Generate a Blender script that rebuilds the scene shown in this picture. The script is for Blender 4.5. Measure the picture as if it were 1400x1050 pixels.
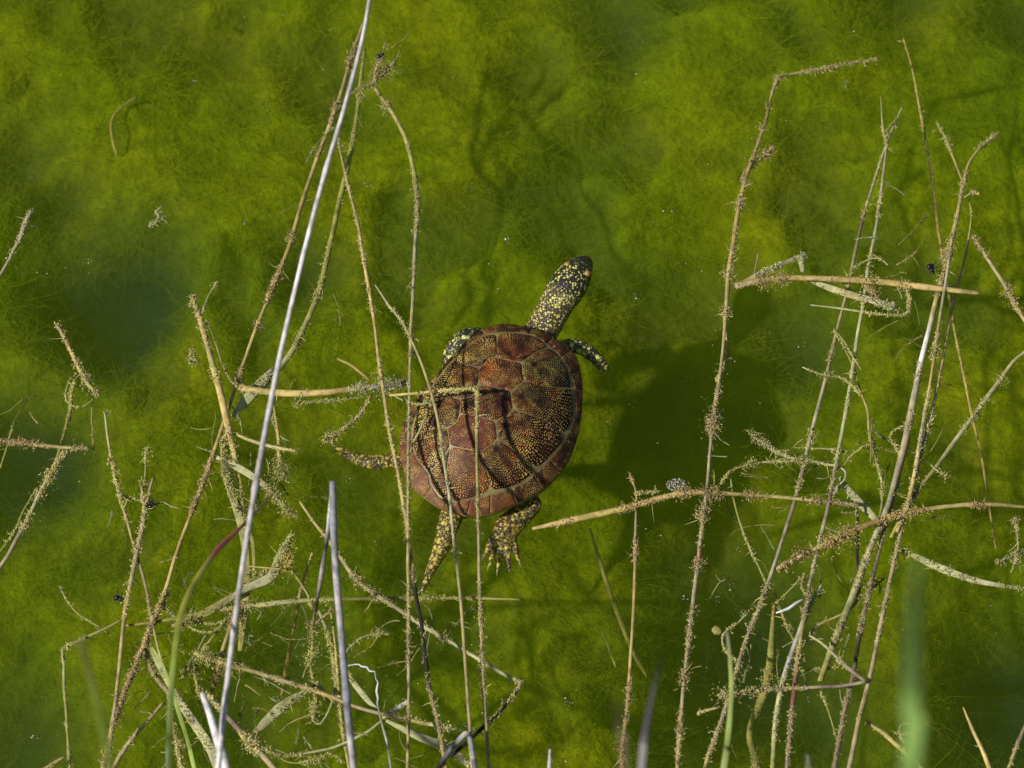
import bpy, bmesh, math, random
import numpy as np
from mathutils import Vector
for o in list(bpy.data.objects): bpy.data.objects.remove(o)
random.seed(7); RNG = np.random.default_rng(11)
SC = bpy.context.scene; COL = SC.collection

# ------------------------------------------------------------------ camera, sky, sun, exposure
DIST, SPAN, DEP = 3.2, 0.79, math.radians(65)       # metres to the focus point, metres across the frame there, look-down angle
CAM = np.array([0.0, -DIST*math.cos(DEP), DIST*math.sin(DEP)])
cd = bpy.data.cameras.new('camera'); cam = bpy.data.objects.new('camera', cd); COL.objects.link(cam)
cam.location = CAM; cam.rotation_euler = (math.pi/2-DEP, 0, 0)
cd.sensor_width = 36; cd.lens = 36*DIST/SPAN; cd.clip_start = 0.05; cd.clip_end = 200
cd.dof.use_dof = True; cd.dof.focus_distance = DIST; cd.dof.aperture_fstop = cd.lens/18.0
SC.camera = cam
SUN_EL = math.radians(44); SUN_DIR = Vector((0.93*math.cos(SUN_EL), 0.37*math.cos(SUN_EL), -math.sin(SUN_EL)))
w = bpy.data.worlds.new('World'); SC.world = w; w.use_nodes = True
sky = w.node_tree.nodes.new('ShaderNodeTexSky'); sky.sky_type = 'NISHITA'; sky.sun_disc = False
sky.sun_elevation = SUN_EL; sky.sun_rotation = math.atan2(-0.93, -0.37)
bgn = w.node_tree.nodes['Background']; w.node_tree.links.new(sky.outputs[0], bgn.inputs[0]); bgn.inputs[1].default_value = 0.06
sd = bpy.data.lights.new('sun', 'SUN'); sd.energy = 4.2; sd.angle = math.radians(1.6); sd.color = (1, 0.96, 0.89)
so = bpy.data.objects.new('sun', sd); COL.objects.link(so); so.rotation_euler = SUN_DIR.to_track_quat('-Z', 'Y').to_euler()
so.location = (-3, -1.5, 4)
SC.view_settings.view_transform = 'Standard'; SC.view_settings.look = 'None'; SC.view_settings.exposure = 0.1
SC.view_settings.gamma = 1; SC.view_settings.use_curve_mapping = False
SC.render.engine = 'CYCLES'; cy = SC.cycles
cy.max_bounces = 4; cy.diffuse_bounces = 2; cy.volume_bounces = 1; cy.transparent_max_bounces = 8; cy.use_denoising = True
cy.sample_clamp_indirect = 4

# ------------------------------------------------------------------ helpers
_R = np.array([[1, 0, 0], [0, math.sin(DEP), math.cos(DEP)], [0, math.cos(DEP), -math.sin(DEP)]])  # rows: right, up, forward
MPP = SPAN/1400.0                                     # metres per photo pixel at the focus point
def ray(px, py):
    k = SPAN/DIST/1400.0
    return _R[0]*((px-700)*k) + _R[1]*(-(py-525)*k) + _R[2]
def P(px, py, z=0.0):
    d = ray(px, py); return CAM + d*((z-CAM[2])/d[2])

def _hash(ix, iy, s):
    h = np.sin(ix*127.1 + iy*311.7 + s*74.7)*43758.5453
    return h - np.floor(h)
def vnoise(x, y, s=0):
    x = np.asarray(x, float); y = np.asarray(y, float)
    ix, iy = np.floor(x), np.floor(y); fx, fy = x-ix, y-iy
    fx = fx*fx*(3-2*fx); fy = fy*fy*(3-2*fy)
    a, b, c, d = _hash(ix, iy, s), _hash(ix+1, iy, s), _hash(ix, iy+1, s), _hash(ix+1, iy+1, s)
    return (a*(1-fx)+b*fx)*(1-fy) + (c*(1-fx)+d*fx)*fy
def fbm(x, y, s=0, o=4):
    v, a, t = 0, 1.0, 0
    for k in range(o):
        v = v + a*vnoise(np.asarray(x)*2**k + 17.3*k, np.asarray(y)*2**k - 9.1*k, s+k); t += a; a *= 0.5
    return v/t

def mesh_obj(name, V, F, mat, parent=None, cols=None, smooth=True, uv=None):
    me = bpy.data.meshes.new(name)
    V = np.asarray(V, np.float32)
    if isinstance(F, np.ndarray):
        n, k = F.shape
        me.vertices.add(len(V)); me.vertices.foreach_set('co', V.ravel())
        me.loops.add(n*k); me.loops.foreach_set('vertex_index', F.astype(np.int32).ravel())
        me.polygons.add(n); me.polygons.foreach_set('loop_start', np.arange(0, n*k, k, dtype=np.int32))
        me.update(calc_edges=True); me.validate()
    else:
        me.from_pydata([tuple(map(float, v)) for v in V], [], F)
    if cols is not None:
        at = me.color_attributes.new('Col', 'FLOAT_COLOR', 'POINT')
        c = np.ones((len(V), 4), np.float32); c[:, :3] = cols; at.data.foreach_set('color', c.ravel())
    if uv is not None:
        ul = me.uv_layers.new(name='UVMap'); li = np.zeros(len(me.loops), np.int32); me.loops.foreach_get('vertex_index', li)
        ul.data.foreach_set('uv', np.asarray(uv, np.float32)[li].ravel())
    if smooth: me.polygons.foreach_set('use_smooth', np.ones(len(me.polygons), bool))
    me.materials.append(mat)
    o = bpy.data.objects.new(name, me); COL.objects.link(o)
    if parent is not None: o.parent = parent
    return o
def tag(o, label, cat, group=None):
    o['label'] = label; o['category'] = cat
    if group: o['group'] = group
    return o
def empty(name, loc=(0, 0, 0)):
    o = bpy.data.objects.new(name, None); COL.objects.link(o); o.location = loc; o.empty_display_size = 0.02; return o

class NT:
    def __init__(s, name):
        s.m = bpy.data.materials.new(name); s.m.use_nodes = True; s.t = s.m.node_tree
        s.b = s.t.nodes.get('Principled BSDF'); s.out = s.t.nodes.get('Material Output')
    def n(s, typ, **kw):
        x = s.t.nodes.new(typ)
        for k, v in kw.items(): setattr(x, k, v)
        return x
    def l(s, a, b): s.t.links.new(a, b)
    def val(s, sock, v):
        if hasattr(v, 'is_output'): s.l(v, sock)
        else: sock.default_value = v
    def math(s, op, a, b=0.0, c=0.0):
        x = s.n('ShaderNodeMath', operation=op); s.val(x.inputs[0], a); s.val(x.inputs[1], b); s.val(x.inputs[2], c); return x.outputs[0]
    def noise(s, vec, scale, detail=3, rough=0.6):
        x = s.n('ShaderNodeTexNoise'); x.inputs['Scale'].default_value = scale; x.inputs['Detail'].default_value = detail
        x.inputs['Roughness'].default_value = rough
        if vec is not None: s.l(vec, x.inputs['Vector'])
        return x.outputs[0]
    def ramp(s, f, stops):
        x = s.n('ShaderNodeValToRGB'); e = x.color_ramp.elements
        while len(e) < len(stops): e.new(0.5)
        for k, (p, c) in enumerate(stops): e[k].position = p; e[k].color = (*c, 1) if len(c) == 3 else c
        s.l(f, x.inputs[0]); return x.outputs[0]
    def mix(s, f, a, b, mode='MIX'):
        x = s.n('ShaderNodeMix', data_type='RGBA', blend_type=mode)
        for sock, v in ((x.inputs[0], f), (x.inputs[6], a), (x.inputs[7], b)):
            if hasattr(v, 'is_output'): s.l(v, sock)
            else: sock.default_value = v if not isinstance(v, tuple) or len(v) == 4 else (*v, 1)
        return x.outputs[2]
    def bump(s, h, strength, dist):
        x = s.n('ShaderNodeBump'); x.inputs['Strength'].default_value = strength; x.inputs['Distance'].default_value = dist
        s.l(h, x.inputs['Height']); s.l(x.outputs[0], s.b.inputs['Normal'])
G3 = lambda v: (v, v, v)

# ------------------------------------------------------------------ materials
def mat_stem(name, rough, spec, fibre=0.5):
    t = NT(name); a = t.n('ShaderNodeAttribute', attribute_name='Col').outputs['Color']
    uv = t.n('ShaderNodeUVMap').outputs[0]
    mp = t.n('ShaderNodeMapping'); mp.inputs['Scale'].default_value = (18, 4.0, 1); t.l(uv, mp.inputs[0])
    f = t.noise(mp.outputs[0], 6, 4)
    mp2 = t.n('ShaderNodeMapping'); mp2.inputs['Scale'].default_value = (120, 1.0, 1); t.l(uv, mp2.inputs[0])
    g = t.noise(mp2.outputs[0], 1.0, 3)
    c = t.mix(fibre, a, t.ramp(f, [(0.28, G3(0.35)), (0.5, G3(1.0)), (0.75, G3(1.4))]), 'MULTIPLY')
    c = t.mix(fibre*0.9, c, t.ramp(g, [(0.33, (0.42, 0.36, 0.34)), (0.52, (1, 1, 1)), (0.7, (1.25, 1.2, 1.05))]), 'MULTIPLY')
    t.l(c, t.b.inputs['Base Color']); t.b.inputs['Roughness'].default_value = rough; t.b.inputs['Specular IOR Level'].default_value = spec
    t.bump(f, 0.5, 0.0006); return t.m
M_STEM = mat_stem('stem_fibre', 0.7, 0.3, 0.75)
M_DRY = mat_stem('dry_straw', 0.6, 0.25, 0.8)
def mat_fuzz():
    t = NT('algae_fuzz'); a = t.n('ShaderNodeAttribute', attribute_name='Col').outputs['Color']
    t.l(a, t.b.inputs['Base Color']); t.b.inputs['Roughness'].default_value = 0.85; t.b.inputs['Specular IOR Level'].default_value = 0.15
    return t.m
M_FUZZ = mat_fuzz()
def mat_blade():
    t = NT('green_blade'); a = t.n('ShaderNodeAttribute', attribute_name='Col').outputs['Color']
    uv = t.n('ShaderNodeUVMap').outputs[0]
    mp = t.n('ShaderNodeMapping'); mp.inputs['Scale'].default_value = (4, 26.0, 1); t.l(uv, mp.inputs[0])
    f = t.noise(mp.outputs[0], 1, 2)
    c = t.mix(0.6, a, t.ramp(f, [(0.3, G3(0.55)), (0.7, G3(1.2))]), 'MULTIPLY')
    t.l(c, t.b.inputs['Base Color']); t.b.inputs['Roughness'].default_value = 0.4
    tr = t.n('ShaderNodeBsdfTranslucent'); t.l(c, tr.inputs[0]); ms = t.n('ShaderNodeMixShader'); ms.inputs[0].default_value = 0.35
    t.l(t.b.outputs[0], ms.inputs[1]); t.l(tr.outputs[0], ms.inputs[2]); t.l(ms.outputs[0], t.out.inputs[0]); return t.m
M_BLADE = mat_blade()
def mat_bed():
    t = NT('pond_mud'); co = t.n('ShaderNodeTexCoord').outputs['Object']
    f = t.noise(co, 9, 5); g = t.noise(co, 60, 4)
    c = t.ramp(f, [(0.3, (0.10, 0.15, 0.003)), (0.5, (0.15, 0.195, 0.003)), (0.7, (0.205, 0.222, 0.004))])
    c = t.mix(0.6, c, t.ramp(g, [(0.35, G3(0.5)), (0.65, G3(1.4))]), 'MULTIPLY')
    gp = t.n('ShaderNodeNewGeometry').outputs['Position']; sz = t.n('ShaderNodeSeparateXYZ'); t.l(gp, sz.inputs[0])
    c = t.mix(t.ramp(t.math('MULTIPLY_ADD', sz.outputs[2], 6, t.math('MULTIPLY', g, .4)), [(.2, G3(0)), (.5, G3(1))]), c, t.mix(g, (.05, .038, .022), (.15, .12, .06)))   # bare earth on the bank
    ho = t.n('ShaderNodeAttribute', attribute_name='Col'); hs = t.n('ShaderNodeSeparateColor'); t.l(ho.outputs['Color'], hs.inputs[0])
    c = t.mix(hs.outputs[0], c, t.mix(g, (.002, .010, .016), (.006, .024, .028)))   # bare blue-black mud, plus the turtle's soft shadow painted just east of its shell
    t.l(c, t.b.inputs['Base Color']); t.b.inputs['Roughness'].default_value = 0.95; t.b.inputs['Specular IOR Level'].default_value = 0.05
    t.bump(g, 0.8, 0.01); return t.m
def mat_water():
    t = NT('murky_water'); t.t.nodes.remove(t.b)
    sc = t.n('ShaderNodeVolumeScatter'); sc.inputs['Color'].default_value = (0.27, 0.37, 0.02, 1); sc.inputs['Density'].default_value = 4.0
    sc.inputs['Anisotropy'].default_value = 0.5
    ab = t.n('ShaderNodeVolumeAbsorption'); ab.inputs['Color'].default_value = (0.62, 0.76, 0.03, 1); ab.inputs['Density'].default_value = 1.9
    ad = t.n('ShaderNodeAddShader'); t.l(sc.outputs[0], ad.inputs[0]); t.l(ab.outputs[0], ad.inputs[1]); t.l(ad.outputs[0], t.out.inputs['Volume'])
    return t.m

# ------------------------------------------------------------------ pond bed, algae mat, water
HOLES = [(150, 430, 110, 1), (30, 640, 95, 1), (25, 240, 60, .5), (320, 85, 60, .35), (95, 300, 55, .5), (430, 365, 55, .6), (380, 620, 60, .35),
         (850, 30, 75, .55), (1250, 10, 60, .5), (720, 310, 45, .4), (930, 560, 100, .35), (1090, 470, 75, .55), (1040, 590, 60, .45), (1030, 880, 120, .85),  # hollow just east of the shell paints the turtle's soft shadow into the bed
         (960, 760, 80, .45), (1120, 960, 90, .6), (400, 880, 90, .55), (330, 960, 70, .5), (30, 1000, 110, .65), (1370, 960, 110, 1), (130, 770, 60, .25),
         (480, 660, 70, .3), (1395, 30, 70, .45), (520, 150, 50, .2), (1110, 220, 45, .3), (780, 190, 50, .25), (640, 850, 80, .2), (1290, 640, 60, .25)]
HW = [(P(a, b, -0.17), r*MPP, s) for a, b, r, s in HOLES]
def hole(x, y):
    h = np.zeros_like(np.asarray(x, float))
    wx = x + 0.05*(fbm(x*11, y*11, 31)-.5); wy = y + 0.05*(fbm(x*11+5, y*11, 37)-.5)
    for p, r, s in HW: h = np.maximum(h, s*np.exp(-(((wx-p[0])**2 + ((wy-p[1])/1.1)**2)/(r*r))**1.05))
    g = np.clip((fbm(wx*13, wy*13, 61, 3)-.58)*3, 0, .30)+np.clip((fbm(wx*34, wy*34, 67, 2)-.64)*2.0, 0, .12)
    return np.maximum(h, g)
def ground(x, y):
    x = np.asarray(x, float); y = np.asarray(y, float)
    z = -0.165 + 0.05*(fbm(x*5.5, y*5.5, 3)-.5)*2*0.6 + 0.02*(fbm(x*22, y*22, 9, 3)-.5) + 0.07*np.clip(y+0.05, -0.4, 0.5)
    z = z - 0.07*hole(x, y)
    b = np.clip((-0.42-y)/0.35, 0, 1); b = b*b*(3-2*b)
    return z*(1-b) + b*(-0.02 + np.clip(-0.72-y, 0, 1.2)*1.0 + 0.02*(fbm(x*9, y*9, 5)-.5))
ax = np.concatenate([-np.geomspace(25, 3.2, 10), np.linspace(-3, -0.92, 70), np.linspace(-0.9, 0.9, 181), np.linspace(0.92, 3, 70), np.geomspace(3.2, 25, 10)])
ay = np.concatenate([-np.geomspace(25, 1.5, 10), np.linspace(-1.4, 1.0, 241), np.linspace(1.03, 3, 66), np.geomspace(3.2, 25, 10)])
X, Y = np.meshgrid(ax, ay); Z = ground(X, Y); nx, ny = len(ax), len(ay)
idx = np.arange(nx*ny).reshape(ny, nx)
F = np.stack([idx[:-1, :-1], idx[:-1, 1:], idx[1:, 1:], idx[1:, :-1]], -1).reshape(-1, 4)
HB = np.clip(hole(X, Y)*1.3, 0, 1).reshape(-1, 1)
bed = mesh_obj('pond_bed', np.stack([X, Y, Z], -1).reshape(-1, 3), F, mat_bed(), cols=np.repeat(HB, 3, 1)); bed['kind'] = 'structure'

wb = 24.0
WV = [(-wb, -wb, -1.2), (wb, -wb, -1.2), (wb, wb, -1.2), (-wb, wb, -1.2), (-wb, -wb, 0), (wb, -wb, 0), (wb, wb, 0), (-wb, wb, 0)]
water = mesh_obj('water', WV, [(3, 2, 1, 0), (4, 5, 6, 7), (0, 1, 5, 4), (1, 2, 6, 5), (2, 3, 7, 6), (3, 0, 4, 7)], mat_water(), smooth=False)
water['kind'] = 'structure'

def algae_mat():
    nt = 30000
    x = RNG.uniform(-0.68, 0.68, nt*2); y = RNG.uniform(-0.47, 0.62, nt*2)
    h = hole(x, y); dens = (0.25+1.1*fbm(x*9, y*9, 51))*(1-0.86*np.clip(h*1.1, 0, 1))
    keep = np.argsort(RNG.random(nt*2)/np.maximum(dens, 1e-3))[:nt]; x, y, h = x[keep], y[keep], h[keep]
    k = 10; n = nt*k
    X = np.repeat(x, k) + RNG.normal(0, .006, n); Y = np.repeat(y, k) + RNG.normal(0, .006, n); H = np.repeat(h, k)
    Z0 = ground(X, Y) - 0.004
    lean = np.repeat(RNG.uniform(0, 2*math.pi, nt), k) + RNG.normal(0, 0.9, n)
    el = np.clip(RNG.normal(0.35, 0.3, n), 0.02, 1.3); L = np.repeat(RNG.uniform(.007, .024, nt), k)*RNG.uniform(.5, 1.3, n)
    D = np.stack([np.cos(lean)*np.cos(el), np.sin(lean)*np.cos(el), np.sin(el)], -1)
    B = RNG.normal(0, .8, (n, 3)); B[:, 2] -= 0.3
    p0 = np.stack([X, Y, Z0], -1); W = RNG.uniform(.0001, .00026, n)
    S = np.cross(D, np.array([0.1, -0.4, 0.9])); S /= np.linalg.norm(S, axis=1)[:, None] + 1e-9
    V = np.zeros((n, 7, 3)); U = np.cross(D, S); fq = RNG.uniform(2, 5, n); p1 = RNG.uniform(0, 6.3, n); am = RNG.uniform(.05, .22, n)
    def at(tt):
        wg = (np.sin(fq*tt*3+p1)-np.sin(p1))*am; wh = (np.cos(fq*tt*3+p1)-np.cos(p1))*am
        return p0 + (D*tt + B*tt*tt + S*wg[:, None] + U*wh[:, None])*L[:, None]
    for j, tt in enumerate((0, .35, .7)):
        c = at(tt); wj = (W*(1-0.5*tt))[:, None]
        V[:, 2*j] = c - S*wj; V[:, 2*j+1] = c + S*wj
    V[:, 6] = at(1.0)
    base = (np.arange(n)*7)[:, None]
    T = np.array([[0, 1, 3], [0, 3, 2], [2, 3, 5], [2, 5, 4], [4, 5, 6]])
    F = (base[:, None, :] + T[None]).reshape(-1, 3)
    m = fbm(X*6, Y*6, 71); q = np.clip((m-.42)*4, 0, 1)[:, None]; q2 = np.clip((fbm(X*17, Y*17, 83)-.55)*5, 0, 1)[:, None]
    c = np.array([.125, .185, .001])*(1-q) + np.array([.20, .232, .0015])*q
    c = c*(1-q2*.6) + np.array([.27, .22, .015])*q2*.6
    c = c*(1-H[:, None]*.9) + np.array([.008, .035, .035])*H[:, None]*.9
    c = c*RNG.uniform(.85, 1.15, (n, 1))
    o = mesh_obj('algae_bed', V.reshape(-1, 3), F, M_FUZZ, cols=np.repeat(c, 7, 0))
    o['kind'] = 'stuff'; o['label'] = 'soft green filamentous algae carpeting the pond bottom'; o['category'] = 'algae'
algae_mat()

# ------------------------------------------------------------------ stems, blades and their algae coats
PAL = dict(silver=(.50, .46, .44), white=(.78, .74, .72), blue=(.25, .25, .275), straw=(.60, .44, .17), yel=(.56, .45, .14), tan=(.41, .345, .125), pink=(.41, .335, .19),
           rust=(.40, .30, .095), olive=(.30, .29, .07), pale=(.43, .43, .21), grey=(.40, .375, .22), purple=(.22, .16, .12), black=(.022, .017, .014), brown=(.29, .235, .115),
           maroon=(.27, .085, .065), green=(.31, .40, .06), lime=(.52, .62, .17), ygreen=(.66, .60, .10), red=(.80, .22, .22), dkgreen=(.14, .21, .045), teal=(.30, .46, .11), mauve=(.20, .175, .20))
def C(c): return np.array(PAL[c] if isinstance(c, str) else c)
def spline(pts, step):
    pts = np.asarray(pts, float); n = len(pts)
    if n == 2: pts = np.vstack([pts[0], (pts[0]*2+pts[1])/3, (pts[0]+2*pts[1])/3, pts[1]]); n = 4
    ext = np.vstack([2*pts[0]-pts[1], pts, 2*pts[-1]-pts[-2]]); out = []
    for i in range(n-1):
        a, b, c, d = ext[i:i+4]; m = max(2, int(np.linalg.norm(c-b)/step))
        for t in np.linspace(0, 1, m, endpoint=False):
            out.append(.5*((2*b)+(-a+c)*t+(2*a-5*b+4*c-d)*t*t+(-a+3*b-3*c+d)*t**3))
    out.append(pts[-1]); return np.array(out)
VIEWUP = np.array([0.0, -0.42, 0.91])
def sweep(path, rad, ratio, sides, cols):
    n = len(path); T = np.gradient(path, axis=0); T /= np.linalg.norm(T, axis=1)[:, None] + 1e-12
    S = np.cross(T, VIEWUP); S /= np.linalg.norm(S, axis=1)[:, None] + 1e-9; N = np.cross(S, T)
    s = np.concatenate([[0], np.cumsum(np.linalg.norm(np.diff(path, axis=0), axis=1))])
    th = np.arange(sides)*2*math.pi/sides
    V = path[:, None] + S[:, None]*(rad[:, None]*np.cos(th))[..., None] + N[:, None]*(rad[:, None]*ratio*np.sin(th))[..., None]
    uv = np.stack([np.repeat(s[:, None], sides, 1), np.repeat((np.abs(th-math.pi)/math.pi)[None], n, 0)], -1)
    F = []
    for i in range(n-1):
        a = i*sides
        for j in range(sides): k = (j+1) % sides; F.append((a+j, a+k, a+sides+k, a+sides+j))
    F.append(tuple(range(sides-1, -1, -1))); F.append(tuple((n-1)*sides+j for j in range(sides)))
    return V.reshape(-1, 3), F, np.repeat(cols, sides, 0), uv.reshape(-1, 2)
def fuzz_geo(path, rad, dens, col, size=1.0, hair=0.35, clumps=()):
    """crumbs, short hairs and a few long wisps of algae clinging along a path; dens = pieces per millimetre"""
    s = np.concatenate([[0], np.cumsum(np.linalg.norm(np.diff(path, axis=0), axis=1))]); L = s[-1]
    n = int(L*1000*dens*7.0); ph = RNG.uniform(0, 99)
    u = RNG.uniform(0, L, n*3); wgt = fbm(u*45+ph, u*0+ph, 3, 4)*5.5 + RNG.random(n*3); u = u[np.argsort(-wgt)[:n]]
    rex = np.abs(RNG.normal(0, .00055, n))*(fbm(u*120+ph+7, u*0, 5, 2)*1.6)
    for f, cn, rr in clumps:
        cn = int(cn*3.0); u = np.concatenate([u, np.clip(f*L + RNG.normal(0, rr*.42*MPP, cn), 0, L)]); rex = np.concatenate([rex, np.abs(RNG.normal(0, rr*.42*MPP, cn))])
    nsp = int(len(u)*.016)                              # sprigs: little beaded side growths
    sp_u = RNG.choice(u, nsp) if nsp else np.zeros(0); sp_k = RNG.integers(6, 16, nsp)
    uo = len(u); u = np.concatenate([u, np.repeat(sp_u, sp_k)]); rex = np.concatenate([rex, np.zeros(sp_k.sum() if nsp else 0)])
    n = len(u)
    if n == 0: return [], [], []
    cen = np.stack([np.interp(u, s, path[:, i]) for i in range(3)], -1); rd = np.interp(u, s, rad)
    d = RNG.normal(0, 1, (n, 3)); d /= np.linalg.norm(d, axis=1)[:, None]
    side = fbm(u*55+ph+31, u*0+ph, 7, 2)[:, None]-.5; d = d + side*np.array([1.2, .3, 0]); d /= np.linalg.norm(d, axis=1)[:, None]
    c = cen + d*(rd*.85+rex)[:, None]
    if nsp:
        off = []
        for kk in sp_k:
            h = RNG.normal(0, 1, 3)*[1, 1, .35]; h /= np.linalg.norm(h)+1e-9; stp = []
            for _ in range(kk): h = h + RNG.normal(0, .38, 3)*[1, 1, .3]; h /= np.linalg.norm(h); stp.append(h*RNG.uniform(.0003, .00065))
            off.append(np.cumsum(stp, 0))
        c[uo:] = cen[uo:] + np.vstack(off) + RNG.normal(0, .00022, (n-uo, 3))
    cc = np.asarray(col)*RNG.uniform(.75, 1.75, (n, 1))*np.stack([1+RNG.normal(0, .08, n), np.ones(n), 1+RNG.normal(0, .2, n)], -1)
    cc = cc*(1+.5*(fbm(u*160+ph, u*0+9, 3, 2)-.5))[:, None]
    hm = RNG.random(n) < hair*.28; hm[uo:] = False
    # crumbs
    k = (~hm).sum(); r = RNG.uniform(.0003, .0009, k)*size; q = RNG.normal(0, 1, (k, 4, 3)); q /= np.linalg.norm(q, axis=2)[..., None]
    V1 = (c[~hm][:, None] + q*(r*1.25)[:, None, None]).reshape(-1, 3)
    F1 = ((np.arange(k)*4)[:, None, None] + np.array([[0, 1, 2], [0, 2, 3], [0, 3, 1], [1, 3, 2]])[None]).reshape(-1, 3); K1 = np.repeat(cc[~hm], 4, 0)
    # hairs and wisps
    m = hm.sum(); l = RNG.uniform(.0008, .0026, m)*size; wis = RNG.random(m) < .05; l = np.where(wis, RNG.uniform(.004, .010, m), l)
    e = d[hm] + RNG.normal(0, .7, (m, 3)); e /= np.linalg.norm(e, axis=1)[:, None]; bb = RNG.normal(0, .6, (m, 3))
    sdv = np.cross(e, VIEWUP); sdv /= np.linalg.norm(sdv, axis=1)[:, None]+1e-9; wv = (.00018*np.ones(m))[:, None]
    c0 = c[hm]; mid = c0 + e*l[:, None]*.5 + bb*l[:, None]*.15; tip = c0 + e*l[:, None] + bb*l[:, None]*.7
    V2 = np.stack([c0-sdv*wv, c0+sdv*wv, mid-sdv*wv, mid+sdv*wv, tip], 1).reshape(-1, 3)
    F2 = ((np.arange(m)*5)[:, None, None] + np.array([[0, 1, 3], [0, 3, 2], [2, 3, 4]])[None]).reshape(-1, 3) + len(V1); K2 = np.repeat(cc[hm], 5, 0)
    return np.vstack([V1, V2]), np.vstack([F1, F2]), np.vstack([K1, K2])
def stem(name, label, cat, pts, w, cols, z=0.0, fuzz=0, fcol=None, kind='stem', root=False, size=1.0, hair=.35, ratio=None, clumps=(), nodes=0, rough=.12, group=None):
    """pts: photo pixels, each put at its own height z (scalar or one value per few points) above the water; w: width in pixels at the ends"""
    pts = [tuple(p) for p in pts]; n = len(pts); fr = np.linspace(0, 1, n)
    zz = np.full(n, z, float) if np.isscalar(z) else np.interp(fr, np.linspace(0, 1, len(z)), z)
    Wp = [P(px, py, q) for (px, py), q in zip(pts, zz)]
    if root:
        a, b = Wp[-2], Wp[-1]; d = b-a; d = d/np.linalg.norm(d); q = b + d*0.16; q[2] = min(b[2], b[2]*.6+.0)
        g = q + np.array([d[0]*.12, min(d[1], -.2)*.16, 0]); g[2] = float(ground(g[0], g[1]))-.01; Wp += [q, g]
    path = spline(Wp, .0035 if kind != 'far' else .02); m = len(path)
    mv = len(spline(Wp[:n], .0035 if kind != 'far' else .02)) if root else m
    f = np.linspace(0, 1, m); fv_ = np.clip(np.arange(m)/max(mv-1, 1), 0, 1)
    ph = RNG.uniform(0, 50)
    jit = .0004 if kind == 'stem' else .0
    path = path + jit*(np.stack([fbm(f*m/9+ph+a*13, f*0+a, 7, 2) for a in range(3)], -1)-.5)*2
    ws = np.interp(fv_, np.linspace(0, 1, len(w)), w) if hasattr(w, '__len__') else np.full(m, w, float)
    dist = np.linalg.norm(path-CAM, axis=1)/DIST
    rad = ws*(.44 if kind == 'stem' else .5)*MPP*np.clip(dist, .3, 1.2)*(1+rough*2*(fbm(f*m/6+ph, f*0+3, 9, 3)-.5))
    for kk in range(nodes):
        c0 = (kk+.6)/(nodes+.3); rad = rad*(1+.35*np.exp(-((f-c0)*m/1.3)**2))
    cs = [(i/(max(len(cols)-1, 1)), C(c)) for i, c in enumerate(cols)] if not isinstance(cols[0], tuple) or isinstance(cols[0][0], str) else [(a, C(b)) for a, b in cols]
    cp = np.stack([np.interp(fv_, [a for a, _ in cs], [b[i] for _, b in cs]) for i in range(3)], -1)
    mott = fbm(f*m/4+ph, f*0+1, 5, 3)[:, None]; cp = cp*(.62+.76*mott)
    mat = {'stem': M_STEM, 'dry': M_DRY, 'leaf': M_STEM, 'blade': M_BLADE, 'far': M_BLADE}[kind]
    if ratio is None: ratio = {'leaf': .13, 'blade': .16, 'far': .16}.get(kind, .85)
    V, Fc, K, uv = sweep(path, rad, ratio, 8 if kind in ('stem', 'dry') else 10, cp)
    base = path[-1]; V = V - base
    o = mesh_obj(name, V, Fc, mat, cols=K, uv=uv); o.location = base
    if fuzz > 0 or clumps:
        fc = (C(fcol) if fcol is not None else cp.mean(0)); fc = fc*.6*np.array([1.15, 1.22, 1.15]) + .4*np.array([.42, .36, .16]) + .015
        fv, ff, fk = fuzz_geo(path-base, rad, fuzz, fc, size, hair, clumps)
        if len(fv):
            q = mesh_obj('algae_coat', fv, ff, M_FUZZ, parent=o, cols=np.asarray(fk), smooth=False); q['kind'] = 'stuff'
    tag(o, label, cat, group); return o
# ------------------------------------------------------------------ every stem, straw, leaf and strand, traced one by one
S = stem
# --- the long ones of the west half
S('reed_stem', 'long silvery white dry stem slanting high over the water, longest of all', 'stem', [(509, -25), (495, 55), (470, 150), (440, 252), (406, 385), (375, 525), (345, 690), (320, 860), (297, 1065)], [5, 6, 7, 7.5, 8], ['silver', 'white', 'silver', 'white'], z=[.34, .22], kind='dry', root=True, nodes=4)
S('reed_stem', 'tan stem shaggy with algae running close beside the long silvery stem', 'stem', [(497, 30), (480, 82), (462, 140), (440, 200), (415, 270), (398, 330), (378, 380), (350, 450), (325, 520), (305, 580), (285, 640), (262, 700), (240, 760), (225, 810), (205, 860), (185, 910), (165, 960), (150, 1010), (138, 1065)], [5, 7, 7, 6, 5.5, 6, 7, 7], ['brown', 'tan', 'rust', 'tan', 'rust', 'straw', 'straw'], z=[-.012, -.004, .002], fuzz=2.6, fcol=(.30, .20, .085), root=True, clumps=[(.08, 50, 9), (.2, 60, 10), (.28, 40, 8), (.70, 160, 16)])
S('reed_stem', 'smooth olive stem under the surface, its foot flattened beside the yellow straw', 'stem', [(498, 68), (490, 140), (480, 205), (465, 270), (450, 340), (436, 398), (415, 450), (394, 488), (365, 522), (333, 556)], [5, 7, 8, 8, 9, 9, 10], ['olive', 'olive', 'olive', 'grey'], z=[-.05, -.02, -.012], fuzz=.7, fcol='olive', clumps=[(.68, 60, 9), (.80, 60, 10)])
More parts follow.
